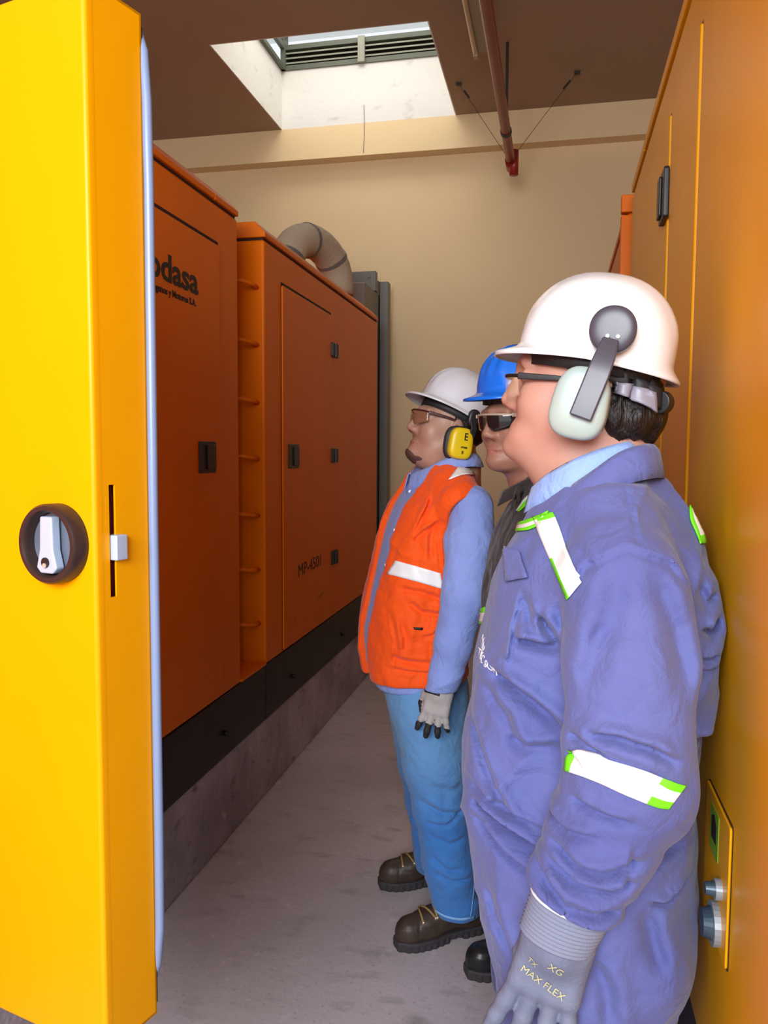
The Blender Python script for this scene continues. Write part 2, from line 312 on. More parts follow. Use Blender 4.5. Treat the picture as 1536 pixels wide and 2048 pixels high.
kh = MB(); kh.tube([(hs, -.026, hz-.026), (hs, -.028, hz-.026)], .0075, 20); kh.obj('key_hole', BLKPL, hb, mat=flip)
kh = MB(); kh.tube([(hs, -.028, hz-.030), (hs, -.0295, hz-.030)], .0035, 14); kh.obj('key_pin', nmat('brass_pin', (.8, .75, .62), .3, .5), hb, mat=flip)
dr.rotation_euler = (0, 0, 0); dr.location = (0, 0, 0); dr.matrix_world = Matrix(((u.x, -v.x, 0, C0.x), (u.y, -v.y, 0, C0.y), (0, 0, 1, 0), (0, 0, 0, 1)))
# ------------------------------------------------------------------ overhead services
p = MB().tube([(-.34, .4, 3.45), (-.34, 5.55, 3.45)], .03, 14).obj('fire_pipe', REDP, smooth=True); tag(p, 'dark red steel pipe hung under the ceiling along the aisle', 'pipe')
MB().tube([(-.34, 5.50, 3.45), (-.34, 5.66, 3.45)], .037, 14).obj('end_cap', REDP, p, smooth=True)
MB().tube([(-.318, 5.54, 3.52), (-.318, 5.54, 3.36)], .03, 12).obj('sprinkler_tee', REDP, p, smooth=True)
MB().tube([(-.34, 5.03, 3.47), (-.34, 5.03, 3.97)], .009, 8).obj('hanger_rod', DARKM, p)
MB().tube([(-.34, 5.015, 3.45), (-.34, 5.045, 3.45)], .035, 14).obj('hanger_ring', DARKM, p)
for (x, y) in ((-.69, 5.5), (.08, 5.49)):
    c = MB().tube([(x, y, 3.965), (-.34+(.03 if x > -.3 else -.03), 5.5, 3.48)], .0017, 6).obj('sway_cable', DARKM); tag(c, 'thin sway cable from the ceiling to the red pipe, on its '+('right' if x > -.3 else 'left'), 'cable', 'sway cables bracing the red pipe')
    MB().box(x-.018, x+.018, y-.014, y+.014, 3.955, 3.97).obj('cable_anchor', DARKM, c)
    s_ = .12; dx = (-.34-x); MB().tube([(x+dx*.10, y, 3.965-.485*.10), (x+dx*.2, y, 3.965-.485*.2)], .008, 6).obj('turnbuckle', DARKM, c)
a = MB(); a.tube([(-2.93, 5.2, 3.97), (-2.93, 5.2, 3.93), (-2.88, 5.2, 3.90)], .010, 6); a = a.obj('ceiling_hook', DARKM); tag(a, 'small dark bent hook in the ceiling, left of the skylight', 'hook')
bt = empty('strip_light', (-.45, 4.0, 3.8), 'unlit cream batten strip light under the ceiling beside the red pipe', 'light'); bi = Matrix.Translation((.45, -4.0, -3.8))
MB().box(-.495, -.40, 3.2, 4.76, 3.79, 3.85).obj('batten_body', nmat('cream_batten', (.36, .30, .20), .5), bt, mat=bi, bevel=.006)
MB().tube([(-.50, 3.24, 3.775), (-.50, 4.72, 3.775)], .013, 12).obj('tube_lamp', nmat('unlit_tube', (.85, .8, .65), .3), bt, mat=bi, smooth=True)
HC = nmat('holder_cream', (.5, .42, .3), .5)
for y in (3.2, 4.72): MB().box(-.512, -.488, y, y+.04, 3.76, 3.81).obj('lamp_holder', HC, bt, mat=bi)
MB().box(-.46, -.44, 3.6, 3.62, 3.85, 3.97).obj('bracket', DARKM, bt, mat=bi)

# ------------------------------------------------------------------ distance-field modelling helpers for people
def catmull(xs, cols, n=64):
    xs = np.array(xs, float); cols = np.array(cols, float); t = np.linspace(0, len(xs)-1, n); out = []
    X = np.column_stack([xs, cols]); Xp = np.vstack([2*X[0]-X[1], X, 2*X[-1]-X[-2]])
    for a in t:
        i = min(int(a), len(xs)-2); f = a-i; p0, p1, p2, p3 = Xp[i:i+4]
        out.append(.5*((2*p1)+(-p0+p2)*f+(2*p0-5*p1+4*p2-p3)*f*f+(-p0+3*p1-3*p2+p3)*f**3))
    o = np.array(out); o = o[np.argsort(o[:, 0])]; return o[:, 0], o[:, 1:]
def smin(a, b, k):
    h = np.clip(.5+.5*(b-a)/k, 0, 1); return b*(1-h)+a*h-k*h*(1-h)
def smax(a, b, k): return -smin(-a, -b, k)
def ell(p, c, r, R=None):
    q = p-np.array(c, float)
    if R is not None: q = q @ R
    r = np.array(r, float); k0 = np.sqrt(((q/r)**2).sum(1)); k1 = np.sqrt(((q/r**2)**2).sum(1))+1e-9
    return k0*(k0-1)/k1
def cap(p, a, b, ra, rb):
    a = np.array(a, float); b = np.array(b, float); ba = b-a; h = np.clip(((p-a)@ba)/(ba@ba), 0, 1)
    return np.sqrt(((p-a-h[:, None]*ba)**2).sum(1))-(ra+(rb-ra)*h)
def chain(p, pts, rs, k=.02):
    d = None
    for i in range(len(pts)-1):
        e = cap(p, pts[i], pts[i+1], rs[i], rs[i+1]); d = e if d is None else smin(d, e, k)
    return d
def rbox(p, c, hs, r, R=None):
    q = p-np.array(c, float)
    if R is not None: q = q @ R
    q = np.abs(q)-(np.array(hs)-r); return np.sqrt((np.maximum(q, 0)**2).sum(1))+np.minimum(q.max(1), 0)-r
def stack(p, tab, cy=0.0, n=2.35):
    """tab rows: z, centre x, half depth front, half depth back, half width"""
    tab = sorted(tab); zs, c = catmull([t[0] for t in tab], [t[1:] for t in tab], 80)
    z = p[:, 2]; cx, af, ab, ay = [np.interp(z, zs, c[:, i]) for i in range(4)]
    dx = p[:, 0]-cx; ax = np.where(dx > 0, af, ab)
    q = ((np.abs(dx)/ax)**n+(np.abs(p[:, 1]-cy)/ay)**n)**(1/n)
    d = (q-1)*np.minimum(ax, ay)*.95
    return smax(smax(d, z-tab[-1][0], .03), tab[0][0]-z, .03)
_rng = np.random.RandomState(5); _H = _rng.rand(64*64*64).astype(np.float32)
def vnoise(p):
    i = np.floor(p).astype(np.int64); f = p-i; f = f*f*(3-2*f); i &= 63; j = (i+1) & 63; r = 0
    for a in (0, 1):
        X = (j if a else i)[:, 0]*4096; wx = f[:, 0] if a else 1-f[:, 0]
        for b in (0, 1):
            Y = (j if b else i)[:, 1]*64; wy = f[:, 1] if b else 1-f[:, 1]
            for c in (0, 1):
                Z = (j if c else i)[:, 2]; wz = f[:, 2] if c else 1-f[:, 2]; r = r+_H[X+Y+Z]*wx*wy*wz
    return r
def ridg(p): return 1-np.abs(2*vnoise(p)-1)
def creases(p, cs):
    """fold lines drawn in the x-z plane of one side: (points, width, depth, side)"""
    d = np.zeros(len(p))
    for (pts, w, dep, side) in cs:
        best = np.full(len(p), 9.); tt = np.zeros(len(p)); q = p[:, [0, 2]]; L = len(pts)-1; sgn = np.zeros(len(p))
        for i in range(L):
            a = np.array(pts[i]); b = np.array(pts[i+1]); ba = b-a; r = q-a; h = np.clip((r@ba)/(ba@ba), 0, 1); v = r-h[:, None]*ba; e = np.sqrt((v**2).sum(1))
            m = e < best; best = np.where(m, e, best); tt = np.where(m, (i+h)/L, tt); sgn = np.where(m, np.sign(v[:, 1]), sgn)
        fade = np.clip(np.sin(np.pi*np.clip(tt, .02, .98))*1.6, 0, 1)
        if side: fade = fade*np.clip((p[:, 1]*side+.02)/.05, 0, 1)
        g = np.exp(-(best/w)**2); g2 = np.exp(-((best-w*1.9)/(w*1.1))**2)
        d += dep*fade*(g-.55*g2*(sgn > 0))
    return d
def nets(f, lo, hi, h, newton=2, B=8):
    lo = np.array(lo, float); hi = np.array(hi, float)
    nb = np.ceil((hi-lo)/(h*B)).astype(int); n = nb*B+1
    ax = [lo[i]+h*np.arange(n[i]) for i in range(3)]
    cb = [lo[i]+h*B*(np.arange(nb[i])+.5) for i in range(3)]
    C = np.stack(np.meshgrid(*cb, indexing='ij'), -1).reshape(-1, 3); dc = f(C)
    act = (np.abs(dc) < h*B*1.45+.012).reshape(nb)
    vals = np.repeat(np.repeat(np.repeat(np.sign(dc).reshape(nb), B, 0), B, 1), B, 2).astype(np.float32)
    full = np.ones(n, np.float32); full[:-1, :-1, :-1] = vals
    m = np.zeros(n, bool)
    for (i, j, k) in np.argwhere(act): m[i*B:i*B+B+1, j*B:j*B+B+1, k*B:k*B+B+1] = True
    I = np.argwhere(m); P = lo+h*I
    out = np.concatenate([f(P[a:a+400000]) for a in range(0, len(P), 400000)]); full[m] = out
    s = full < 0; nc = n-1; cnt = np.zeros(nc.prod(), np.int32); acc = np.zeros((nc.prod(), 3))
    quads = []
    st = np.array([nc[1]*nc[2], nc[2], 1])
    for a in range(3):
        b, c = (a+1) % 3, (a+2) % 3
        s0 = np.take(s, range(0, n[a]-1), a); s1 = np.take(s, range(1, n[a]), a)
        E = np.argwhere(s0 != s1)
        v0 = full[tuple(E.T)]; E1 = E.copy(); E1[:, a] += 1; v1 = full[tuple(E1.T)]; t = v0/(v0-v1)
        pos = E.astype(float); pos[:, a] += t; ids = []
        for (ob, oc) in ((0, 0), (-1, 0), (-1, -1), (0, -1)):
            cc = E.copy(); cc[:, b] += ob; cc[:, c] += oc; ok = ((cc >= 0) & (cc < nc)).all(1); idx = cc@st
            np.add.at(cnt, idx[ok], 1); np.add.at(acc, idx[ok], pos[ok]); ids.append(np.where(ok, idx, -1))
        q = np.stack(ids, 1); ok = (q >= 0).all(1); fl = (v0 > 0); q = np.where(fl[:, None], q, q[:, ::-1])[ok]; quads.append(q)
    used = np.where(cnt > 0)[0]; rem = np.full(nc.prod(), -1); rem[used] = np.arange(len(used))
    V = lo+h*(acc[used]/cnt[used][:, None]); Fq = rem[np.concatenate(quads)][:, ::-1]
    e = h*.4
    for _ in range(newton):
        d = f(V); g = np.stack([f(V+np.eye(3)[i]*e)-f(V-np.eye(3)[i]*e) for i in range(3)], 1)/(2*e)
        st_ = -d[:, None]*g/np.maximum((g**2).sum(1), .15)[:, None]; l = np.sqrt((st_**2).sum(1))+1e-9; V = V+st_*np.minimum(1, h*.7/l)[:, None]
    return V, Fq
def mesh_fast(name, V, F, mats, parent, mi=None):
    me = bpy.data.meshes.new(name); F = np.asarray(F, np.int32); V = np.asarray(V, np.float32)
    me.vertices.add(len(V)); me.vertices.foreach_set('co', V.ravel()); me.loops.add(F.size); me.loops.foreach_set('vertex_index', F.ravel())
    me.polygons.add(len(F)); me.polygons.foreach_set('loop_start', np.arange(0, F.size, 4, dtype=np.int32))
    if not isinstance(mats, (list, tuple)): mats = [mats]
    for m in mats: me.materials.append(m)
    me.polygons.foreach_set('use_smooth', np.ones(len(F), bool))
    if mi is not None: me.polygons.foreach_set('material_index', np.asarray(mi, np.int32))
    me.update(); me.validate()
    o = bpy.data.objects.new(name, me); COL.objects.link(o); o.parent = parent; return o
def field_obj(name, f, lo, hi, h, mats, parent, mi=None, newton=2):
    V, F = nets(f, lo, hi, h, newton); m = mi(V[F].mean(1)) if mi else None
    return mesh_fast(name, V, F, mats, parent, m)
def grid_patch(name, G, mats, parent, thick=.0018, mi=None, closed=False):
    """G[nu][nv] grid of points, given a thickness outward"""
    nu, nv, _ = G.shape; V = G.reshape(-1, 3); F = []; ms = []
    for i in range(nu-(0 if closed else 1)):
        for j in range(nv-1):
            a = i*nv+j; b = ((i+1) % nu)*nv+j; F.append((a, b, b+1, a+1)); ms.append(mi(i/(nu-1), (j+.5)/(nv-1)) if mi else 0)
    o = mesh_fast(name, V, F, mats, parent, ms); s = o.modifiers.new('thick', 'SOLIDIFY'); s.thickness = thick; s.offset = 0; return o
def trace(f, O, D, t0=.25):
    """march from outside (O + D*t0) towards O and stop on the surface"""
    t = np.full(len(O), float(t0))
    for _ in range(60):
        d = f(O+D*t[:, None]); t -= d*.6
        t = np.clip(t, -.15, t0)
    return O+D*t[:, None]
def wrap(name, f, ofn, dfn, nu, nv, mats, parent, off=.0025, thick=.002, mi=None, t0=.25, closed=False):
    us = np.linspace(0, 1, nu); vs = np.linspace(0, 1, nv); O = []; D = []
    for a in us:
        for b in vs: O.append(ofn(a, b)); D.append(dfn(a, b))
    O = np.array(O, float); D = np.array(D, float); D /= np.linalg.norm(D, axis=1)[:, None]
    P = trace(f, O, D, t0)
    e = .002; g = np.stack([f(P+np.eye(3)[i]*e)-f(P-np.eye(3)[i]*e) for i in range(3)], 1); g /= np.linalg.norm(g, axis=1)[:, None]+1e-9
    return grid_patch(name, (P+g*off).reshape(nu, nv, 3), mats, parent, thick, mi, closed)
def rotz(a): c, s = math.cos(a), math.sin(a); return np.array([[c, -s, 0], [s, c, 0], [0, 0, 1.]])
def roty(a): c, s = math.cos(a), math.sin(a); return np.array([[c, 0, s], [0, 1, 0], [-s, 0, c]])
def rotx(a): c, s = math.cos(a), math.sin(a); return np.array([[1, 0, 0], [0, c, -s], [0, s, c]])
class Frame:
    def __init__(s, base, az): s.b = np.array(base, float); s.az = az; s.R = rotz(az)
    def at(s, px, py, y):
        """point of the room seen at photo position px,py at depth y, in this person's own frame"""
        d = np.array(fw)+(px-768)/FPX*np.array(rt)-(py-1024)/FPX*np.array(up); w = np.array([0, 0, CAMH])+d*y/d[1]
        return (w-s.b) @ s.R
    def at2(s, px, py, y): q = s.at(px, py, y); return (q[0], q[2])
def smoothstep(x, a, b): t = np.clip((x-a)/(b-a), 0, 1); return t*t*(3-2*t)

# ---- heads
def head_field(P, c, R, sc=1.0, fat=0.0, chin=0.0, nose=1.0):
    q = ((P-np.array(c)) @ R)/sc; s = q.copy(); s[:, 1] = np.abs(s[:, 1])
    d = ell(s, (-.018, 0, .030), (.097, .077, .090))
    d = smin(d, ell(s, (.028, 0, -.030), (.060, .058+fat*.010, .082)), .03)
    d = smin(d, ell(s, (.022, 0, -.072), (.056+fat*.004, .052+fat*.016, .040+fat*.004)), .025)
    d = smin(d, cap(s, (-.005, .052+fat*.010, -.045), (.055, .026+fat*.01, -.092), .018, .014), .02)
    d = smin(d, ell(s, (.076+chin, 0, -.098), (.021, .024+fat*.006, .019)), .024)
    if chin > .01: d = smin(d, ell(s, (.068+chin*.6, .012, -.082), (.022, .034, .022)), .018)
    d = smin(d, ell(s, (.058, .036, -.032), (.026, .022+fat*.006, .024+fat*.008)), .024)
    d = smin(d, cap(s, (.086, 0, .026), (.076, .042, .022), .0125, .010), .016)
    d = smax(d, -ell(s, (.096, .031, .002), (.018, .019, .014)), .014)
    d = smin(d, ell(s, (.0745, .031, .002), (.0125, .015, .0115)), .004)
    d = smin(d, cap(s, (.084, .018, .007), (.078, .046, .004), .0045, .004), .006)
    n = cap(s, (.087, 0, .014), (.108*nose, 0, -.029), .0085, .0105)
    n = smin(n, ell(s, (.097, .0115, -.035), (.0125, .0085, .0085)), .008)
    d = smin(d, n, .017)
    d = smax(d, -ell(s, (.101, .0075, -.0455), (.005, .0032, .0035)), .003)
    # lips
    d = smin(d, ell(s, (.079, 0, -.068), (.0155, .026, .0085)), .012)
    d = smin(d, ell(s, (.077, 0, -.0775), (.0155, .021, .0075)), .010)
    d = smax(d, -cap(s, (.0965, 0, -.0725), (.084, .026, -.0745), .0018, .0015), .004)
    # ear
    e = ell(s, (-.004, .078, -.012), (.019, .009, .031), rotz(.25)); e = smax(e, -ell(s, (.0, .090, -.010), (.010, .008, .018)), .005)
    d = smin(d, e, .006)
    if fat > 0: d = smin(d, ell(s, (.018, 0, -.108), (.055, .052, .028*fat+.012)), .03)
    return d*sc
# ---- gloves / hands
def hand_parts(w, dirn, thumb, sc=1.0, curl=(.18, .22, .27, .32), spread=.05, side_n=None, tt=1.0, tn=0.0, fr_=1.0):
    """w wrist, dirn towards fingertips, thumb side; returns field of palm+fingers and list of finger chains"""
    d = np.array(dirn, float); d /= np.linalg.norm(d); t = np.array(thumb, float); t -= d*(t@d); t /= np.linalg.norm(t); n = np.cross(d, t)
    if side_n is not None and n@np.array(side_n) < 0: n = -n
    w = np.array(w, float); fs = []
    for k, (o, L, r) in enumerate(((.030, .074, .0102), (.0102, .083, .0104), (-.0102, .077, .0100), (-.029, .060, .0090))):
        a = w+sc*(d*(.090-abs(o-.005)*.18)+t*o); ang = 0; dr_ = d+t*spread*(o/.03); dr_ /= np.linalg.norm(dr_); pts = [a-d*.02*sc, a]; 
        for j, fr in enumerate((.45, .32, .23)):
            ang += curl[k]*(1.0+.3*j); v = dr_*math.cos(ang)+n*math.sin(ang); pts.append(pts[-1]+v*L*fr*sc)
        r *= fr_; fs.append((pts, [r*1.02*sc, r*1.08*sc, r*.98*sc, r*.92*sc, r*.82*sc]))
    tb = [w+sc*(d*.018+t*.022*tt+n*.004), w+sc*(d*.048+t*.046*tt+n*(.016+tn*.5)), w+sc*(d*.076+t*.054*tt+n*(.024+tn)), w+sc*(d*.100+t*.050*tt+n*(.030+tn))]
    fs.append((tb, [.016*sc, .0135*sc, .0115*sc, .0098*sc]))
    Rm = np.stack([d, t, n], 1)
    def f(P):
        p_ = rbox(P, w+sc*(d*.052+n*.002), (.046*sc, .041*sc, .0155*sc), .0145*sc, Rm)
        p_ = smin(p_, cap(P, w-d*.03*sc, w+d*.03*sc, .029*sc, .03*sc), .02)
        for k, (pts, rs) in enumerate(fs):
            p_ = smin(p_, chain(P, pts, rs, .006), .009 if k < 4 else .014) if k == 0 or k == 4 else np.minimum(smin(p_, chain(P, pts, rs, .006), .0065), p_)
        return p_
    return f, fs, (d, t, n)

# ---- people materials
def fabric(name, col, dark, rough=.85, bs=260, bstr=.25, sc=5, fold=None):
    m = nmat(name, col, rough, spec=.25, var=[(sc, dark, .42, .72)])
    nt = m.node_tree; b = nt.nodes['Principled BSDF']; b.inputs['Sheen Weight'].default_value = .15
    tc = nt.nodes.new('ShaderNodeTexCoord'); w1 = nt.nodes.new('ShaderNodeTexNoise'); w1.inputs['Scale'].default_value = bs; w1.inputs['Detail'].default_value = 2
    w2 = nt.nodes.new('ShaderNodeTexNoise'); w2.inputs['Scale'].default_value = fold or 22; w2.inputs['Detail'].default_value = 4; w2.inputs['Distortion'].default_value = .6
    nt.links.new(tc.outputs['Object'], w1.inputs[0]); nt.links.new(tc.outputs['Object'], w2.inputs[0])
    b1 = nt.nodes.new('ShaderNodeBump'); b1.inputs['Strength'].default_value = bstr; b1.inputs['Distance'].default_value = .002; nt.links.new(w1.outputs['Fac'], b1.inputs['Height'])
    b2 = nt.nodes.new('ShaderNodeBump'); b2.inputs['Strength'].default_value = .6; b2.inputs['Distance'].default_value = .014; nt.links.new(w2.outputs['Fac'], b2.inputs['Height']); nt.links.new(b1.outputs[0], b2.inputs['Normal']); nt.links.new(b2.outputs[0], b.inputs['Normal'])
    return m
def skinmat(name, col, red):
    m = nmat(name, col, .45, spec=.4, var=[(9, red, .45, .75)], bump=(300, .15, .002)); b = m.node_tree.nodes['Principled BSDF']
    b.inputs['Subsurface Weight'].default_value = .12; b.inputs['Subsurface Radius'].default_value = (.01, .004, .002); b.inputs['Subsurface Scale'].default_value = .5
    return m
SKINA = skinmat('warm_skin', (.55, .285, .21), (.49, .21, .15)); SKINB = skinmat('tan_skin', (.44, .235, .165), (.40, .185, .125)); SKINC = skinmat('brown_skin', (.40, .185, .125), (.34, .145, .095))
LIP = nmat('lip_skin', (.43, .165, .125), .45)
HAIR = nmat('black_hair', (.014, .009, .008), .38, spec=.4, bump=(220, .8, .006, (1, 1, .12)))
BEARD = nmat('beard_stubble', (.10, .045, .032), .7, bump=(400, .6, .003))
COVER = fabric('periwinkle_coverall', (.118, .138, .36), (.088, .103, .30)); SHIRTB = fabric('light_blue_shirt', (.27, .35, .74), (.23, .30, .68), bs=400); COLLARB = fabric('sky_blue_collar', (.30, .46, .90), (.26, .41, .84), bs=400)
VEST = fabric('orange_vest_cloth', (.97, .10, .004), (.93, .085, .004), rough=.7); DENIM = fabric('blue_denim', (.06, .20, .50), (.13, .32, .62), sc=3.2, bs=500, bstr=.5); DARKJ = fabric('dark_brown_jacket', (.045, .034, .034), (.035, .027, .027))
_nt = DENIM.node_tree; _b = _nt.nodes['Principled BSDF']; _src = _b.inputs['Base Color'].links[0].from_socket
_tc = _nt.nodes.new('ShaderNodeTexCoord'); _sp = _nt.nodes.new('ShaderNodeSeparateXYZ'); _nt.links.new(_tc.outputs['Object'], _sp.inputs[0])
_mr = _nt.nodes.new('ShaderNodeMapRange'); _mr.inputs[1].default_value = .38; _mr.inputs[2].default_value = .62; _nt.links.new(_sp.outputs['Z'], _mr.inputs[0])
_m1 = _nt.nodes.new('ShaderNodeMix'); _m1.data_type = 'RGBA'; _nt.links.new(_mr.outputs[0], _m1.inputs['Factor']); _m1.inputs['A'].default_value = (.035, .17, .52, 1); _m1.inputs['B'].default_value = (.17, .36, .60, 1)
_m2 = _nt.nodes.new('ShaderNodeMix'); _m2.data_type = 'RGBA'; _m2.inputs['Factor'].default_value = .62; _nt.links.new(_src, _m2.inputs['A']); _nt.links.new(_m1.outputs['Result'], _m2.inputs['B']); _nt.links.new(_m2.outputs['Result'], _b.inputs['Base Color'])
SILV = nmat('silver_reflective', (.93, .93, .92), .35, spec=.6); LIME = nmat('lime_reflective', (.18, .85, .02), .45)
WHAT = nmat('white_helmet_shell', (.86, .86, .87), .22, coat=.5, var=[(7, (.78, .77, .79), .6, .8)]); WHAT2 = nmat('grey_white_helmet', (.66, .66, .70), .3, coat=.4); BHAT = nmat('blue_helmet_shell', (.005, .17, .80), .22, coat=.5)
MUFF = nmat('mint_grey_cup', (.36, .46, .44), .35, var=[(10, (.40, .42, .33), .55, .75)]); MUFFY = nmat('yellow_cup', (.80, .56, .01), .35); ARMG = nmat('dark_grey_arm', (.062, .058, .078), .35); CUSH = nmat('black_cushion', (.018, .016, .018), .6)
LENS = nmat('clear_lens', (.85, .62, .42), .03, alpha=.22, spec=.8); LENSB = nmat('amber_tint_lens', (.35, .15, .08), .05, alpha=.5, spec=.8); LENSD = nmat('dark_lens', (.012, .010, .012), .06, spec=.9, coat=.4)
GLOVG = nmat('grey_nitrile_glove', (.155, .18, .27), .5, bump=(180, .35, .003), var=[(14, (.19, .22, .31), .5, .7)]); GLOVW = nmat('off_white_knit_glove', (.42, .38, .37), .8, bump=(260, .5, .003)); GTIP = nmat('black_dipped_tip', (.02, .02, .022), .6, bump=(200, .4, .003))
BOOT = nmat('dark_brown_boot_leather', (.045, .028, .020), .5, var=[(12, (.085, .055, .035), .55, .8)], bump=(60, .3, .005)); BOOTK = nmat('black_boot_leather', (.014, .013, .014), .35); SOLE = nmat('rubber_sole', (.035, .030, .034), .7); LACE = nmat('ochre_lace', (.30, .19, .06), .8); EYEL = nmat('brass_eyelet', (.75, .62, .40), .3, .6)
BAND = nmat('grey_plastic_band', (.27, .26, .32), .4)
GLYPH = nmat('white_print', (.80, .80, .85), .6); GLOVT = nmat('pale_yellow_print', (.55, .52, .30), .6)

# ---- helmets, muffs, glasses (built in head coordinates, x forward, y left, z up)
def xf(V, c, R, sc=1.0): return np.asarray(V, float)*sc @ R.T + np.array(c)
def helmet(name, parent, c, R, mat, zr=.045, a=.118, b=.100, hgt=.125, peak=.042, tilt=0, ridge=(0,), sc=1.0, xo=-.008, rear=.012, rw=.011):
    nT = 96; prof = []
    for k in range(15):
        f_ = k/14*PI/2; prof.append((math.sin(f_)**.86 if k else .0001, math.cos(f_)**.92 if k < 14 else 0))
    vs = []; rings = []
    Rt = roty(-tilt)
    def pt(th, rr, z, ext=0):
        cth, sth = math.cos(th), math.sin(th); n_ = 2.25; w = (abs(cth)**n_+abs(sth)**n_)**(-1/n_)
        ax = a*1.03 if cth > 0 else a; r0 = rr
        return np.array([cth*w*(ax*r0)+ext*cth, sth*w*b*r0+ext*sth, z])
    for (r_, z_) in prof:
        ring = []
        for j in range(nT):
            th = 2*PI*j/nT; p = pt(th, r_, z_*hgt)
            if ridge and z_ > .12:
                up_ = smoothstep(np.array([z_]), .12, .45)[0]
                for ry in ridge:
                    g_ = math.exp(-((p[1]-ry)/rw)**4)*up_*min(1, r_/.12); p[2] += .0045*g_; p[0] += .0045*math.copysign(1, p[0])*g_*(1-z_)
            ring.append(p)
        rings.append(ring)
    for (e, dz) in ((.15, -.004), (.55, -.008), (1.0, -.012), (1.0, -.016)):
        ring = []
        for j in range(nT):
            th = 2*PI*j/nT; cth = math.cos(th); w = max(0, cth)**1.6
            ext = (.008+peak*w+rear*max(0, -cth)**2)*e; p = pt(th, 1.0, dz*(1+.6*w)-.004*e*max(0, -cth)*2, ext); ring.append(p)
        rings.append(ring)
    V = np.array([p for r_ in rings for p in r_]); V = V @ Rt.T; V[:, 2] += zr; V[:, 0] += xo
    n = len(rings); F = [(i*nT+j, (i+1)*nT+j, (i+1)*nT+(j+1) % nT, i*nT+(j+1) % nT) for i in range(n-1) for j in range(nT)]
    o = mesh_fast(name, xf(V, c, R, sc), F, mat, parent); s = o.modifiers.new('t', 'SOLIDIFY'); s.thickness = .0028; s.offset = -1
    def hp(p):   # point given in helmet coordinates -> person's frame
        q = np.array(p, float) @ Rt.T; q[2] += zr; q[0] += xo; return xf(q, c, R, sc)
    return o, hp, Rt
def superell(name, parent, c, R, hs, mat, e1=.55, e2=.6, sc=1, wob=0):
    V = []; nu, nv = 28, 40
    def pw(v_, e): return math.copysign(abs(v_)**e, v_)
    for i in range(nu+1):
        u_ = -PI/2+PI*i/nu
        for j in range(nv):
            v_ = 2*PI*j/nv; x = pw(math.cos(u_), e1)*pw(math.cos(v_), e2); z = pw(math.cos(u_), e1)*pw(math.sin(v_), e2); y = pw(math.sin(u_), e1)
            V.append((hs[0]*x*(1-.10*z*wob), hs[1]*y, hs[2]*z))
    F = [(i*nv+j, i*nv+(j+1) % nv, (i+1)*nv+(j+1) % nv, (i+1)*nv+j) for i in range(nu) for j in range(nv)]
    return mesh_fast(name, xf(V, c, R, sc), F, mat, parent)
def tubeobj(name, pts, r, mat, parent, n=12, flat=None):
    m = MB().tube(pts, r, n); o = m.obj(name, mat, parent, smooth=True); return o
def bar(name, pts, wdir, w, t, mat, parent, bevel=.002):
    """flat bar along pts; wdir width direction; w widths; t thickness"""
    pts = [np.array(p, float) for p in pts]; wd = np.array(wdir, float); mb = MB(); vs = []
    for i, p in enumerate(pts):
        tg = pts[min(i+1, len(pts)-1)]-pts[max(i-1, 0)]; tg /= np.linalg.norm(tg); a = wd-tg*(wd@tg); a /= np.linalg.norm(a); b = np.cross(tg, a); ww = w[i] if isinstance(w, (list, tuple)) else w
        vs += [p+a*ww/2+b*t/2, p-a*ww/2+b*t/2, p-a*ww/2-b*t/2, p+a*ww/2-b*t/2]
    k = len(pts); fs = [(i*4+j, i*4+(j+1) % 4, (i+1)*4+(j+1) % 4, (i+1)*4+j) for i in range(k-1) for j in range(4)]+[(3, 2, 1, 0), tuple((k-1)*4+j for j in range(4))]
    mb.add(vs, fs); return mb.obj(name, mat, parent, bevel=bevel)
def collar_strip(name, parent, mat, path, drop, lean, thick=.003, n=40):
    """folded collar: path = top fold line points (closed=False), falls by drop and leans outward from the axis c"""
    P_ = np.array(path, float); k = len(P_); t, c_ = catmull(range(k), P_, n); cen = P_.mean(0); G_ = []
    for i in range(n):
        p = c_[i]; o_ = p-cen; o_[2] = 0; o_ /= np.linalg.norm(o_)+1e-9; u_ = i/(n-1); dd = drop(u_); ll = lean(u_)
        G_.append([p-o_*.006-np.array([0, 0, dd*.55]), p-o_*.002-np.array([0, 0, .006]), p+o_*.003+np.array([0, 0, .002]), p+o_*(.008)-np.array([0, 0, .004]), p+o_*(ll*.5+.006)-np.array([0, 0, dd*.5]), p+o_*(ll+.004)-np.array([0, 0, dd])])
    return grid_patch(name, np.array(G_), mat, parent, thick)
def person_root(fr, label):
    o = bpy.data.objects.new('person', None); COL.objects.link(o); o.location = tuple(fr.b); o.rotation_euler = (0, 0, fr.az); o.empty_display_size = .2
    return tag(o, label, 'person', 'men in hard hats standing in a row')

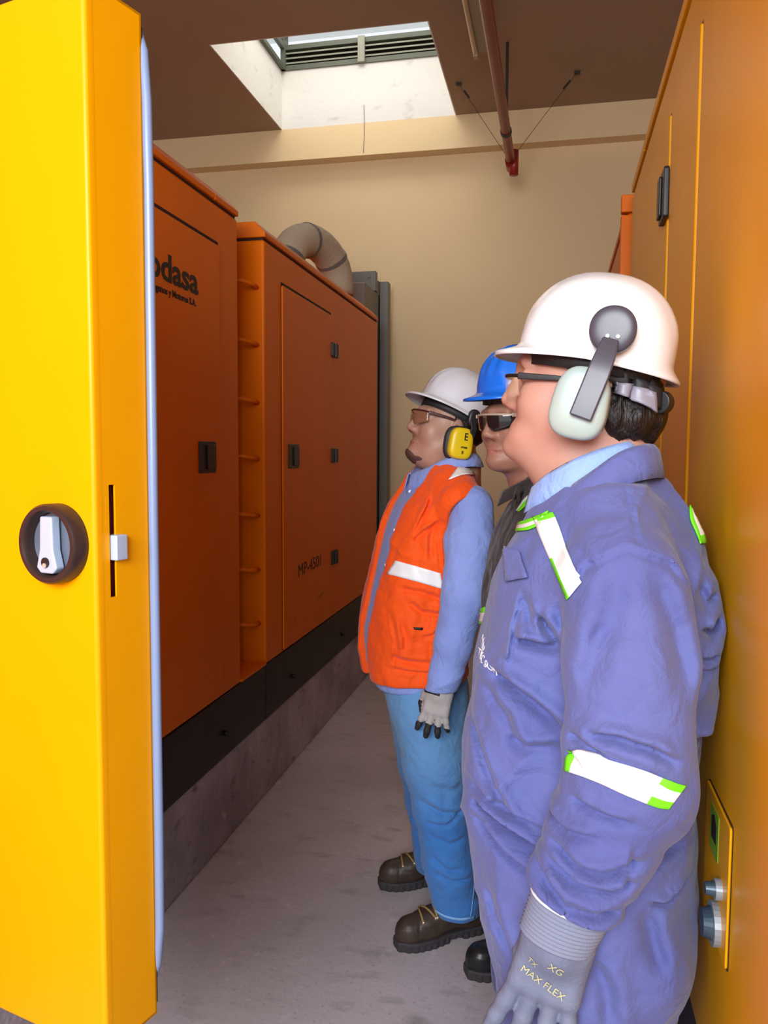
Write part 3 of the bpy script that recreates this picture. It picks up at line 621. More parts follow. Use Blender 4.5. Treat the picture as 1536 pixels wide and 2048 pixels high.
# ------------------------------------------------------------------ shared person pieces
def ray_decal(name, f, fr, left, right, nu, nv, mats, parent, off=.003, thick=.002, mi=None, depth=None, t0=.6):
    """cloth patch lying on the garment surface, bounded by two edge lines given as photo measurements"""
    L_ = catmull(range(len(left)), left, nu)[1]; R_ = catmull(range(len(right)), right, nu)[1]; O = []; D = []
    camp = (np.array([0, 0, CAMH])-fr.b) @ fr.R
    for i in range(nu):
        for j in range(nv):
            v_ = j/(nv-1); q = L_[i]*(1-v_)+R_[i]*v_; p = fr.at(q[0], q[1], depth); dd = camp-p; dd /= np.linalg.norm(dd); O.append(p); D.append(dd)
    O = np.array(O); D = np.array(D); P = trace(f, O, D, t0); e = .002
    ii, jj = np.divmod(np.arange(len(P)), nv); bad = np.abs(f(P)) > .006; good = np.where(~bad)[0]
    if bad.any() and len(good):
        for k in np.where(bad)[0]: P[k] = P[good[np.argmin((ii[good]-ii[k])**2*1.01+(jj[good]-jj[k])**2)]]
    g = np.stack([f(P+np.eye(3)[i]*e)-f(P-np.eye(3)[i]*e) for i in range(3)], 1); g /= np.linalg.norm(g, axis=1)[:, None]+1e-9
    return grid_patch(name, (P+g*off).reshape(nu, nv, 3), mats, parent, thick, mi)
def body_mesh(parent, mat, fhead, hlo, hhi, h, fbody, blo, bhi, hb=.014, lip=None):
    V, F = nets(fhead, hlo, hhi, h, 2); V2, F2 = nets(fbody, blo, bhi, hb, 1)
    C = V[F].mean(1); mi = np.concatenate([lip(C) if lip is not None else np.zeros(len(F)), np.zeros(len(F2))]).astype(int)
    return mesh_fast('body', np.vstack([V, V2]), np.vstack([F, F2+len(V)]), mat, parent, mi)
def lipsel(c, R, sc, front=True):
    def s(P):
        q = ((P-np.array(c)) @ R)/sc; m = (q[:, 0] > .080) & (np.abs(q[:, 1]) < .025) & (np.abs(q[:, 2]+.0725) < .0125-.004*np.abs(q[:, 1])/.025*2.2)
        return m.astype(int)
    return s
def glasses(parent, c, R, sc, lens, frame, name='safety_glasses', z=.0, wrap_=1.0, dark=False):
    root = None; top = []
    def P(x, y, z_): return xf([(x, y, z_)], c, R, sc)[0]
    n = 15
    pts = []
    for i in range(n):
        y = -.068+.136*i/(n-1); x = .112-.030*(abs(y)/.068)**2.2*wrap_; pts.append(P(x, y, .020+z-.003*(abs(y)/.068)**2))
    root = bar(name, pts, R @ np.array([0, 0, 1.]), .0055, .0035, frame, parent)
    for s_ in (1, -1):
        G_ = []; 
        for i in range(12):
            y = s_*(.006+.060*i/11); x = .1115-.030*(abs(y)/.068)**2.2*wrap_; row = []
            for j in range(8):
                v_ = j/7; zz = .019-v_*(.040-.012*(i/11)**2-.010*max(0, 1-i/2.5)); row.append(P(x-.004*v_*v_, y, zz+z))
            G_.append(row)
        grid_patch('lens', np.array(G_), lens, root, .0018)
        bar('temple', [P(.084, s_*.067, .017+z), P(.03, s_*.0765, .015+z), P(-.02, s_*.081, .010+z)], R @ np.array([0, 0, 1.]), [.010, .008, .006], .003, frame, root)
    return root
def suspension(parent, c, R, sc, zr, a, b, mat=None, tilt=0, xo=-.008):
    Rt = roty(-tilt); G_ = []
    for i in range(49):
        th = 2*PI*i/48; row = []
        for z_ in (.012, -.012): q = Rt @ np.array([a*math.cos(th), b*math.sin(th), z_]); row.append(xf([(q[0]+xo, q[1], q[2]+zr)], c, R, sc)[0])
        G_.append(row)
    return grid_patch('headband', np.array(G_), mat or CUSH, parent, .003)
def boot(parent, toe, heel, name, up_m, sole_m, hgt=.15, laces=True, W=.050):
    toe = np.array([toe[0], toe[1], 0.]); heel = np.array([heel[0], heel[1], 0.]); d = toe-heel; L = np.linalg.norm(d); d /= L; s_ = np.array([-d[1], d[0], 0]); R_ = np.stack([d, s_, np.array([0, 0, 1.])], 1)
    def loc(P): return (P-heel) @ R_
    def wid(u): return np.interp(u, [0, .03, .08, .14, .20, .25, .28, L], [.022, .036, .036, .036, .048, .047, .038, .016])*W/.050
    def fu(P):
        q = loc(P); f1 = chain(q, [(.055, 0, .165), (.060, 0, .10), (.075, 0, .062)], [.050, .048, .044], .03)
        f1 = smin(f1, chain(q, [(.075, 0, .095), (.14, 0, .075), (.20, 0, .054), (L-.047, 0, .046)], [.048, .044, .045, .045], .02), .03)
        f1 = smin(f1, ell(q, (.045, 0, .05), (.044, .038, .05)), .02)
        f1 = smax(f1, np.abs(q[:, 1])-wid(np.clip(q[:, 0], .0, L-.001))-.001, .012); f1 = smax(f1, q[:, 2]-hgt, .006)
        cr = np.exp(-((q[:, 0]-(L-.075)-q[:, 1]**2*8)/.004)**2)*.0018+np.exp(-((q[:, 2]-.058-.1*np.maximum(q[:, 0]-.12, 0))/.003)**2)*.0012
        return smax(f1, .020-q[:, 2], .004)+cr
    o = field_obj(name, fu, *box_of([heel-.07*d-.07*s_, toe+.07*d+.07*s_, heel+.07*s_-.07*d, toe-.07*s_+.07*d, heel+[0, 0, hgt+.03]], .03), .005, up_m, parent)
    def fs(P):
        q = loc(P); u = q[:, 0]; w_ = wid(np.clip(u, 0, L-.001))+.003; tread = .003*(np.sin(u*2*PI/.022) > .2)*(q[:, 2] < .022)
        f1 = smax(np.maximum(np.abs(q[:, 1])-w_+tread, np.maximum(-u-.002, u-L+.001)), np.abs(q[:, 2]-.0155)-.0155, .006)
        notch = rbox(q, (.118, 0, .0), (.022, .1, .010), .004); return smax(f1, -notch, .004)
    field_obj('sole', fs, *box_of([heel-.07*d-.07*s_, toe+.07*d+.07*s_, heel+.07*s_-.07*d, toe-.07*s_+.07*d], .02, zlo=-.01, zhi=.05), .0045, sole_m, o, newton=1)
    if laces:
        def W_(u, y, z): return heel+d*u+s_*y+np.array([0, 0, z])
        for k in range(4):
            u = .225-.024*k; z = .089+.013*k
            pts = []
            for y in np.linspace(-.026, .026, 7):
                dd = np.array([[s_[0]*y*16+d[0]*.35, s_[1]*y*16+d[1]*.35, 1.]]); dd /= np.linalg.norm(dd); O = np.array([W_(u-.02+.35*y*(-1)**k, y*.5, .035)]); pts.append(trace(fu, O, dd, .11)[0]+dd[0]*.003)
            tubeobj('lace', pts, .0034, LACE, o, 6)
            for y, q in ((-1, pts[0]), (1, pts[-1])): MB().tube([q-np.array([0, 0, .004]), q+np.array([0, 0, .003])+s_*y*.002], .0042, 8).obj('eyelet', EYEL, o, smooth=True)
    return o
def box_of(pts, pad, zlo=None, zhi=None):
    P = np.array([np.array(p, float) for p in pts]); lo = P.min(0)-pad; hi = P.max(0)+pad
    if zlo is not None: lo[2] = zlo
    else: lo[2] = max(lo[2], -.01)
    if zhi is not None: hi[2] = zhi
    return lo, hi
def headR(yaw, pitch, roll=0): return rotz(math.radians(yaw)) @ roty(-math.radians(pitch)) @ rotx(math.radians(roll))

# ================================================================== MAN NEAREST THE CAMERA
A = Frame((.045, 1.25, 0), PI)
rA = person_root(A, 'nearest man in periwinkle blue coverall with white hard hat and pale grey ear muffs')
hcA = np.array([.006, 0, 1.607]); RA = headR(-8, 4); scA = 1.05
def neckA(P): return smin(chain(P, [(-.018, 0, 1.56), (-.025, 0, 1.47), (-.035, 0, 1.38)], [.064, .074, .090], .02), cap(P, (.066, 0, 1.515), (.0, 0, 1.44), .036, .070), .03)
def fheadA(P): return smax(smin(head_field(P, hcA, RA, scA, fat=.75, chin=.013), neckA(P), .028), 1.36-P[:, 2], .01)
torA = [(.66, 0, .12, .14, .19), (.75, 0, .135, .15, .20), (.79, 0, .142, .165, .21), (.84, 0, .150, .170, .215), (.90, 0, .168, .170, .22), (.98, 0, .182, .172, .222), (1.035, 0, .186, .172, .222), (1.075, 0, .181, .170, .22), (1.108, 0, .173, .168, .22), (1.13, 0, .169, .180, .22),
        (1.20, 0, .158, .186, .218), (1.25, 0, .151, .192, .215), (1.31, 0, .136, .190, .205), (1.35, 0, .122, .180, .195), (1.39, 0, .100, .160, .170), (1.44, 0, .075, .135, .120), (1.48, -.01, .05, .095, .08)]
torA = [(r_[0], r_[1], r_[2], r_[3], r_[4]*(.93 if r_[0] > .9 else 1)) for r_ in torA]
armA = [(-.045, .198, 1.312), (-.050, .228, 1.22), (-.050, .243, 1.14), (-.046, .246, 1.085), (-.020, .245, 1.02), (.010, .242, .950), (.018, .240, .925)]
armAr = [.080, .078, .0755, .073, .069, .058, .052]
cA = []; CS = 1.9
def addc(lst, fr, pts, y, w=.008, d=.006, side=1): lst.append(([fr.at2(a, b, y) for a, b in pts], w*.95, d*CS, side))
for pts, y, w, d in [([(1020, 1272), (1075, 1286), (1126, 1290)], 1.10, .008, .009), ([(980, 1352), (1060, 1400), (1136, 1458)], 1.09, .009, .010), ([(930, 1462), (975, 1545), (1030, 1628)], 1.10, .008, .007),
                     ([(1072, 1215), (1095, 1250), (1127, 1290)], 1.1, .007, .009), ([(1050, 1190), (1058, 1225), (1066, 1262)], 1.1, .006, .005), ([(936, 1612), (1000, 1645), (1100, 1692)], 1.09, .007, .011), ([(941, 1650), (1010, 1700), (1066, 1728)], 1.09, .007, .009), ([(930, 1580), (1000, 1612), (1098, 1650)], 1.09, .006, .006),
                     ([(1000, 1480), (1060, 1490), (1130, 1480)], 1.09, .010, .006), ([(960, 1380), (1010, 1430), (1050, 1500)], 1.1, .009, .005), ([(1048, 1180), (1030, 1250), (1020, 1330)], 1.10, .003, .003), 
                     ([(1255, 965), (1262, 1030), (1268, 1090)], 1.08, .003, .0025), ([(1150, 1080), (1180, 1120), (1160, 1160)], 1.08, .007, .004), ([(1290, 1730), (1340, 1722), (1392, 1696)], 1.06, .007, .008), ([(1280, 1760), (1330, 1735), (1392, 1728)], 1.06, .006, .005), ([(1298, 1806), (1340, 1818), (1392, 1806)], 1.06, .004, .006),
                     ([(1290, 1812), (1302, 1880), (1325, 1950)], 1.06, .012, .006), ([(1395, 1250), (1420, 1268), (1447, 1240)], 1.12, .007, .008), ([(1390, 1310), (1415, 1316), (1440, 1310)], 1.12, .005, .005), ([(1385, 1330), (1410, 1335), (1438, 1332)], 1.12, .004, .004), ([(1395, 1160), (1410, 1210), (1440, 1190)], 1.12, .008, .006),
                     ([(975, 1775), (990, 1830), (1030, 1890)], 1.1, .009, .006), ([(1180, 1900), (1210, 1960), (1220, 2048)], 1.05, .012, .006), ([(1370, 1495), (1395, 1480), (1430, 1490)], 1.1, .009, .010), ([(1350, 1640), (1380, 1600), (1408, 1590)], 1.08, .006, .006)]: addc(cA, A, pts, y, w, d)
sA = []
for pts, y, w, d in [([(1158, 1444), (1230, 1446), (1290, 1464), (1352, 1500)], 1.0, .007, .010), ([(1136, 1452), (1170, 1468), (1210, 1484)], 1.0, .007, .007), ([(1136, 1568), (1200, 1586), (1262, 1600)], 1.0, .006, .007), ([(1099, 1650), (1148, 1690), (1210, 1698), (1285, 1676)], 1.0, .008, .010),
                     ([(1066, 1706), (1120, 1756), (1180, 1782), (1250, 1786)], 1.0, .007, .010), ([(1072, 1730), (1130, 1778), (1190, 1800), (1245, 1802)], 1.0, .006, .009), ([(1090, 1620), (1130, 1632), (1200, 1630)], 1.0, .006, .006), ([(1085, 1680), (1140, 1722), (1220, 1740), (1270, 1720)], 1.0, .007, .008),
                     ([(1140, 1190), (1170, 1132), (1250, 1096), (1335, 1126), (1392, 1200)], 1.02, .004, .004), ([(1240, 1110), (1232, 1200), (1200, 1300)], .99, .016, .005), ([(1300, 1130), (1350, 1260), (1372, 1400)], .99, .014, .006), ([(1165, 1370), (1190, 1320), (1205, 1240)], .98, .013, .005),
                     ([(1262, 1640), (1256, 1700), (1240, 1760)], .99, .004, .003), ([(1165, 1515), (1150, 1500), (1138, 1490)], .99, .006, .005), ([(1180, 1480), (1260, 1500), (1330, 1530)], .99, .010, .004)]: addc(sA, A, pts, y, w, d)
def fab(P, s=1.0, sc=9.0, st=(1, 1, .8)): q = P*sc*np.array(st); n = vnoise(q+3*vnoise(q*.7)[:, None]); return s*(.010*(n-.5)+.005*(ridg(q*2.2+5)-.6))
def folds(P, sc=1.0, dx=.6, amp=1.0):
    q = np.stack([P[:, 0]*7+3*P[:, 2], P[:, 1]*7, P[:, 2]*26*sc+dx*20*P[:, 0]], 1); q = q+1.3*vnoise(P*9)[:, None]
    return amp*.011*(.5-ridg(q*.62)**3)
def fsleeveA(P):
    S_ = chain(P, armA, armAr, .02); S_ = smin(S_, ell(P, (-.098, .246, 1.085), (.032, .042, .045)), .03); rel = np.clip((1.04-P[:, 2])/.1, 0, 1)
    return S_+creases(P, sA)+fab(P, .45, 12)+rel*folds(P, 1.2, -.5, .95)+folds(P, .6, .9, .25)
def farmcut(P): ax = np.array(armA[-1])-np.array(armA[-3]); ax /= np.linalg.norm(ax); return (P-np.array([.012, .242, .938])) @ ax
def fbaseA(P):
    s = P.copy(); s[:, 1] = np.abs(s[:, 1]); T = stack(P, torA)+.012*np.exp(-((P[:, 0]-.05)/.03)**2)*np.exp(-((P[:, 2]-1.14)/.10)**2)*(P[:, 1] > .1)
    T = smin(T, chain(s, [(-.030, .05, 1.425), (-.035, .12, 1.405), (-.042, .185, 1.345)], [.052, .056, .068], .03), .04)
    T = smin(T, cap(s, (-.09, .09, 1.28), (-.085, .10, 1.16), .085, .08), .03)
    T = smin(T, cap(s, (-.01, .098, .84), (-.01, .108, .66), .128, .118), .03)
    lg = chain(s, [(-.008, .108, .66), (-.0, .115, .50), (-.02, .118, .30), (-.03, .12, .075)], [.116, .102, .095, .092], .03)
    lg = smax(lg, .045-P[:, 2], .008); lg = smin(lg, ell(s, (-.075, .13, .80), (.072, .085, .085)), .03)
    T = smin(T, lg, .02)
    return T
def fcoverA(P):
    T = fbaseA(P)+creases(P, cA)+fab(P, .8)+folds(P, .6, .9, .75)
    Pm = P.copy(); Pm[:, 1] = -Pm[:, 1]; A_ = smax(np.minimum(fsleeveA(P), 9), farmcut(P), .006); B_ = smax(chain(Pm, armA, armAr, .02), farmcut(Pm), .006)
    d = smin(T, A_, .004+.03*np.clip((P[:, 2]-1.30)/.08, 0, 1)); d = smin(d, B_, .02); d = smax(d, -P[:, 0]-.188, .006)
    nk = chain(P, [(.02, 0, 1.60), (-.02, 0, 1.47), (-.02, 0, 1.43)], [.075, .068, .05], .02); return smax(d, -nk, .008)
coA = field_obj('coverall', fcoverA, (-.24, -.34, .03), (.24, .345, 1.52), .0052, COVER, rA)
def fbodyA(P):
    s = P.copy(); s[:, 1] = np.abs(s[:, 1]); d = smin(stack(P, torA)+.035, chain(s, armA[:-1]+[(.03, .24, .90)], [.055, .05, .046, .042, .04, .032, .028], .02), .03)
    return smin(d, chain(s, [(-.008, .10, .80), (0, .112, .50), (-.02, .116, .30), (-.03, .12, .06)], [.09, .07, .06, .045], .03), .03)
body_mesh(rA, [SKINA, LIP], fheadA, (-.17, -.13, 1.34), (.16, .13, 1.76), .0036, fbodyA, (-.24, -.32, .02), (.24, .32, 1.45), lip=lipsel(hcA, RA, scA))
# hair
def fhairA(P):
    q = ((P-hcA) @ RA)/scA; n = .010*(ridg(q*np.array([60, 60, 16]))-.5)+.010*(vnoise(q*22+4)-.5)
    d = ell(q, (-.012, 0, .004), (.093, .0785, .078)); d = smin(d, ell(q, (-.060, 0, -.048), (.058, .070, .042)), .02); d = d-n*np.clip((.045-q[:, 2])/.03, 0, 1)
    s = np.abs(q[:, 1]); cut = q[:, 0]-(-.012+5*np.clip(q[:, 2]-.006, 0, .016)); cut2 = -.098+.012*vnoise(q*40)-q[:, 2]
    return smax(smax(d, cut, .01), cut2, .01)*scA
field_obj('hair', fhairA, (-.17, -.12, 1.48), (.13, .12, 1.74), .0042, HAIR, rA)
# helmet with ear muffs
hatA, hpA, hRA = helmet('hard_hat', rA, hcA, RA, WHAT, zr=.040, a=.112, b=.103, hgt=.117, peak=.027, tilt=math.radians(7), sc=1.0, xo=-.014, rear=.006, rw=.030)
suspension(hatA, hcA, RA, 1.0, .022, .103, .092, CUSH, math.radians(7), -.012)
ray_decal('rear_band', fhairA, A, [(1206, 726), (1250, 742), (1292, 764), (1314, 778)], [(1206, 758), (1250, 776), (1290, 796), (1312, 820)], 14, 5, CUSH, hatA, depth=1.4, off=.006, thick=.004)
ray_decal('ratchet_strap', fhairA, A, [(1228, 764), (1250, 766), (1280, 776), (1304, 786)], [(1230, 778), (1246, 796), (1278, 812), (1302, 828)], 12, 6, BAND, hatA, depth=1.4, off=.011, thick=.004)
kq = A.at(1312, 806, 1.215); MB().tube([kq+np.array([.0, .02, 0]), kq-np.array([.010, .0, 0])], .017, 16).obj('ratchet_knob', BLKPL, hatA, bevel=.002)
kc = A.at(1226, 660, 1.132); ky = RA @ np.array([0, 1., 0])
k_ = superell('muff_pivot', hatA, kc, RA @ rotx(0), (.0315, .012, .0325), ARMG, .5, .95)
cupc = A.at(1161, 807, 1.128); cR = RA @ roty(math.radians(-8))
cpo = superell('ear_cup', hatA, cupc, cR, (.0385, .021, .0495), MUFF, .42, .72, wob=.8)
superell('ear_cushion', cpo, cupc-ky*.026, cR, (.036, .012, .047), CUSH, .6, .75)
bar('muff_arm', [A.at(1222, 678, 1.118), A.at(1210, 712, 1.106), A.at(1196, 748, 1.098), A.at(1160, 836, 1.098)], RA @ np.array([1., 0, .3]), [.022, .028, .031, .031], .007, ARMG, hatA, .0025)
for dx in (-9, 12): MB().tube([A.at(1224+dx, 668+abs(dx)*.4, 1.120), A.at(1224+dx, 668+abs(dx)*.4, 1.116)], .0028, 10).obj('pivot_pin', nmat('pale_pin', (.6, .6, .62), .4), k_)
mirr = lambda p: (lambda q: RA @ (q*np.array([1, -1, 1]))+hcA)(RA.T @ (np.array(p)-hcA))
c2 = superell('ear_cup', hatA, mirr(cupc), cR, (.0385, .021, .0495), MUFF, .42, .72); superell('ear_cushion', c2, mirr(cupc)+ky*.026, cR, (.036, .012, .047), CUSH, .6, .75)
bar('muff_arm', [mirr(A.at(1222, 678, 1.118)), mirr(A.at(1196, 748, 1.098)), mirr(A.at(1160, 836, 1.098))], RA @ np.array([1., 0, .3]), .03, .007, ARMG, hatA, .0025)
glasses(rA, hcA, RA, scA, LENS, BLKPL, z=-.016)
# collars
def mir(pts): return [np.array(p)*np.array([1, -1, 1]) for p in pts[::-1]]
hp_ = [A.at(1072, 974, 1.225), A.at(1100, 950, 1.185), A.at(1150, 922, 1.160), A.at(1205, 900, 1.160), A.at(1250, 888, 1.18)]
path = hp_+[np.array([hp_[-1][0]-.018, 0, hp_[-1][2]+.002])]+mir(hp_)
collar_strip('shirt_collar', rA, COLLARB, path, lambda u: .040, lambda u: .014, .003, 60)
ho_ = [A.at(1092, 1010, 1.19), A.at(1130, 985, 1.155), A.at(1180, 950, 1.135), A.at(1240, 908, 1.14), A.at(1290, 893, 1.165)]
path = ho_+[np.array([ho_[-1][0]-.020, 0, ho_[-1][2]-.002])]+mir(ho_)
collar_strip('coverall_collar', coA, COVER, path, lambda u: .040+.004*math.sin(PI*u), lambda u: .034-.022*math.sin(PI*u), .0035, 60)
# reflective tapes on the coverall
def tapemi(u, v): return 1 if ((v < .3 or v > .7) and u > .63) or (u < .03) else 0  # lime borders coloured silver where glare bleaches the tape white
ray_decal('reflective_tape', fcoverA, A, [(1138, 1500), (1200, 1512), (1290, 1538), (1345, 1562), (1368, 1570)], [(1132, 1540), (1190, 1560), (1260, 1592), (1310, 1612), (1334, 1616)], 40, 11, [SILV, LIME], coA, depth=1.25, mi=tapemi)
ray_decal('reflective_tape', fcoverA, A, [(1068, 1036), (1082, 1072), (1098, 1110), (1116, 1150), (1138, 1200)], [(1108, 1026), (1122, 1060), (1136, 1098), (1150, 1132), (1166, 1166)], 24, 7, [SILV, LIME], coA, depth=1.35, mi=lambda u, v: 1 if (u < .06 or (v < .12 and .55 < u) or u > .96) else 0)
ray_decal('reflective_tape', fcoverA, A, [(1040, 1046), (1062, 1040), (1100, 1024)], [(1034, 1064), (1058, 1062), (1082, 1052)], 8, 9, [SILV, LIME], coA, depth=1.35, mi=lambda u, v: 1 if (v < .34 or v > .76) else 0)
ray_decal('reflective_tape', fcoverA, A, [(1376, 1012), (1378, 1040), (1388, 1064), (1398, 1090)], [(1386, 1012), (1396, 1034), (1403, 1058), (1408, 1086)], 12, 7, [SILV, LIME], coA, depth=1.20, mi=lambda u, v: 1 if (v < .35 or u > .8) else 0)
ray_decal('pocket_flap', fcoverA, A, [(1012, 1096), (1016, 1130), (1018, 1164)], [(1044, 1104), (1052, 1130), (1062, 1156)], 10, 8, COVER, coA, depth=1.3, off=.006, thick=.003)
# printed lettering on the chest
def px_text(s, size, mat, parent, fr, f, px, py, y, name, rot=0, sx=1, facing=None):
    q = fr.at(px, py, y); camp = (np.array([0, 0, CAMH])-fr.b) @ fr.R; D = camp-q; D /= np.linalg.norm(D); p = trace(f, np.array([q]), D[None], .5)[0]; e = .01
    g = np.array([f(np.array([p+np.eye(3)[i]*e]))[0]-f(np.array([p-np.eye(3)[i]*e]))[0] for i in range(3)]); g /= np.linalg.norm(g)
    if facing is not None: g = np.array(facing, float); g /= np.linalg.norm(g)
    z = np.array([0, 0, 1.])-g*g[2]; z /= np.linalg.norm(z); x = np.cross(z, g); Mx = Matrix(((x[0], z[0], g[0], p[0]), (x[1], z[1], g[1], p[1]), (x[2], z[2], g[2], p[2]), (0, 0, 0, 1)))
    o = text(s, size, mat, parent, Mx @ Matrix.Rotation(rot, 4, 'Z'), name, sx=sx, extr=.0006); me = o.data; V = np.zeros(len(me.vertices)*3); me.vertices.foreach_get('co', V); V = V.reshape(-1, 3)
    h_ = (V-p) @ g; base = V-h_[:, None]*g-.05*g; hit = trace(f, base, np.repeat(g[None], len(V), 0), .12); q_ = V-h_[:, None]*g
    dep = (hit-q_) @ g; Am = np.column_stack([(q_-p) @ x, (q_-p) @ z, np.ones(len(V))]); med = np.abs(dep-np.median(dep)) < .02; cf = np.linalg.lstsq(Am[med], dep[med], rcond=None)[0]; fit = Am @ cf; dep = np.clip(dep, fit-.004, fit+.004)
    me.vertices.foreach_set('co', (q_+(dep+h_+.0018)[:, None]*g).ravel()); me.update(); return o
for s_, px, py, sz in (('NOR', 963, 1282, .019), ('TEC SUR', 962, 1306, .016)): px_text(s_, sz, GLYPH, coA, A, fcoverA, px, py, 1.35, 'printed_lettering', rot=-.30, facing=(.72, .68, .05))
# gloves
wA = np.array([.018, .240, .915]); dA = np.array([.36, .01, -.93]); tA = np.array([1., -.12, .3])
fgA, fsA, axA = hand_parts(wA+np.array([.004, 0, -.014]), np.array([.24, .01, -.95]), tA, 1.14, curl=(.03, .02, .03, .05), spread=.22, side_n=(0, -1, 0), tt=.62, tn=.012, fr_=1.0)
glA = field_obj('glove', lambda P: fgA(P)+fab(P, .10, 30), *box_of([wA-.02, wA+dA*.27+.07, wA+dA*.27-.08, wA+[.1, .02, 0]], .05), .0034, GLOVG, rA)
dn = dA/np.linalg.norm(dA); G_ = []
for i_ in range(57):
    an = 2*PI*i_/56; row = []
    for j_ in range(73):
        t_ = -.040+.082*j_/72; r_ = .0445-.10*max(0, t_)*.9+.0011*math.sin(t_*2*PI/.0056); row.append(wA+dn*t_+axA[1]*1.12*r_*math.cos(an)+axA[2]*.84*r_*math.sin(an))
    G_.append(row)
grid_patch('glove_cuff', np.array(G_), nmat('grey_knit_cuff', (.21, .235, .33), .8, bump=(250, .4, .002)), glA, .002)
def ringpts(c, R_, a, b, n, f0=0, f1=1): return [c+R_[0]*a*math.cos(2*PI*(f0+(f1-f0)*i/n))+R_[1]*b*math.sin(2*PI*(f0+(f1-f0)*i/n)) for i in range(n+1)]
dn = dA/np.linalg.norm(dA)
tubeobj('cuff_trim', ringpts(wA+dn*-.012, (axA[1], axA[2]), .0515, .038, 40), .0028, GLYPH, glA, 6)
for s_, px, py, sz in (('TX', 1054, 1918, .010), ('XG', 1094, 1934, .014), ('MAX FLEX', 1040, 1938, .0135)): px_text(s_, sz, GLOVT, glA, A, fgA, px, py, 1.2, 'glove_print', rot=-.50, facing=(0.05, 1, .15))
fgA2, _, _ = hand_parts((wA+np.array([.008, 0, -.02]))*np.array([1, -1, 1]), dA*np.array([1, -1, 1]), tA*np.array([1, -1, 1]), 1.08, side_n=(0, 1, 0))
w2 = wA*np.array([1, -1, 1]); field_obj('glove', fgA2, *box_of([w2-.02, w2+dA*.27+.08, w2+dA*.27-.07, w2+[.1, -.02, 0]], .05), .005, GLOVG, rA)
for s_ in (1, -1): boot(rA, (.20, s_*.14), (-.10, s_*.115), 'boot', BOOTK, SOLE, laces=False)

# ================================================================== MAN IN THE ORANGE VEST
B = Frame((-.40, 2.43, 0), math.radians(203))
rB = person_root(B, 'man in orange vest, light blue shirt and jeans, white hard hat with yellow ear muffs')
tw = lambda px, py, y: B.at(px, py, y)
hcB = tw(896, 853, 2.42)+0; hcB = np.array([hcB[0], hcB[1], hcB[2]]); RB = headR(3, 14); scB = 1.06
def neckB(P): return chain(P, [hcB+np.array([-.02, 0, -.06]), hcB+np.array([-.03, 0, -.13]), (hcB[0]-.04, 0, 1.38)], [.060, .068, .080], .02)
def fheadB(P): return smax(smin(head_field(P, hcB, RB, scB, fat=.7, chin=.006), neckB(P), .025), 1.37-P[:, 2], .01)
shB = [tw(945, 1012, 2.255), tw(940, 1085, 2.225), tw(930, 1190, 2.20), tw(908, 1285, 2.19), tw(890, 1352, 2.19), tw(884, 1376, 2.19)]; shBr = [.060, .069, .062, .054, .046, .044]
print('B shoulder', shB[0], 'head', hcB)
torB = [(.70, .01, .13, .13, .165), (.80, .01, .152, .13, .18), (.90, .02, .160, .13, .185), (.98, .02, .158, .13, .185), (1.08, .01, .148, .13, .185), (1.18, .0, .138, .135, .190), (1.28, -.01, .122, .13, .190), (1.34, -.02, .105, .115, .175), (1.39, -.035, .085, .095, .14), (1.43, -.045, .072, .085, .11), (1.47, -.055, .06, .07, .085)]
def ftorB(P):
    s = P.copy(); s[:, 1] = np.abs(s[:, 1]); T = stack(P, torB); return smin(T, chain(s, [(-.045, .05, 1.41), (-.05, .12, 1.385), (-.05, .170, 1.335)], [.052, .052, .055], .03), .03)
shBm = [p*np.array([1, -1, 1]) for p in shB]
def fslB(P):
    c = chain(P, shB, shBr, .02); rel = np.clip((1.05-P[:, 2])/.15, 0.15, 1); return c+rel*folds(P, 1.1, .5, .7)+fab(P, .5, 13)
def fshirtB(P):
    T = ftorB(P)+fab(P, .5, 10); T = smax(T, .785+.02*vnoise(P*9)-P[:, 2], .006)
    d = smin(T, smax(fslB(P), .0+(shB[-1][2]-.006-P[:, 2]), .004), .014); d = smin(d, smax(chain(P, shBm, shBr, .02), shB[-1][2]-.006-P[:, 2], .004), .02)
    return smax(d, -chain(P, [hcB+np.array([0, 0, -.02]), hcB+np.array([-.03, 0, -.14]), hcB+np.array([-.035, 0, -.19])], [.065, .062, .045], .02), .008)
stB = field_obj('shirt', fshirtB, (-.26, -.36, .76), (.26, .36, 1.47), .0055, SHIRTB, rB)
def opening(P):   # centre front gap of the vest, widening upwards
    z = P[:, 2]; c = np.interp(z, [.8, .9, 1.05, 1.2, 1.3, 1.38, 1.5], [.032, .034, .040, .044, .036, .02, 0]); w = np.interp(z, [.8, .9, 1.05, 1.2, 1.3, 1.38, 1.5], [.034, .038, .046, .060, .072, .088, .10])
    return np.maximum(np.abs(P[:, 1]-c)-w, -P[:, 0]-.02)
cB = []; CS = .95
for pts, y, w, d in [([(782, 1168), (830, 1176), (884, 1196)], 2.3, .008, .007), ([(800, 1190), (830, 1215), (884, 1224)], 2.3, .008, .009), ([(775, 1300), (800, 1310), (860, 1318)], 2.3, .008, .008), ([(770, 1210), (782, 1280), (775, 1320)], 2.3, .006, .005), ([(828, 1262), (850, 1262), (880, 1240)], 2.3, .006, .006),
                     ([(860, 985), (838, 1025), (815, 1070)], 2.3, .006, .008), ([(868, 1030), (850, 1070), (848, 1120)], 2.3, .008, .006), ([(815, 1080), (835, 1060), (870, 1040)], 2.3, .007, .008), ([(765, 1322), (810, 1330), (862, 1338)], 2.3, .005, .006), ([(790, 1230), (800, 1260), (795, 1290)], 2.3, .008, .005), ([(862, 1060), (866, 1110), (870, 1150)], 2.3, .004, .004)]: addc(cB, B, pts, y, w, d)
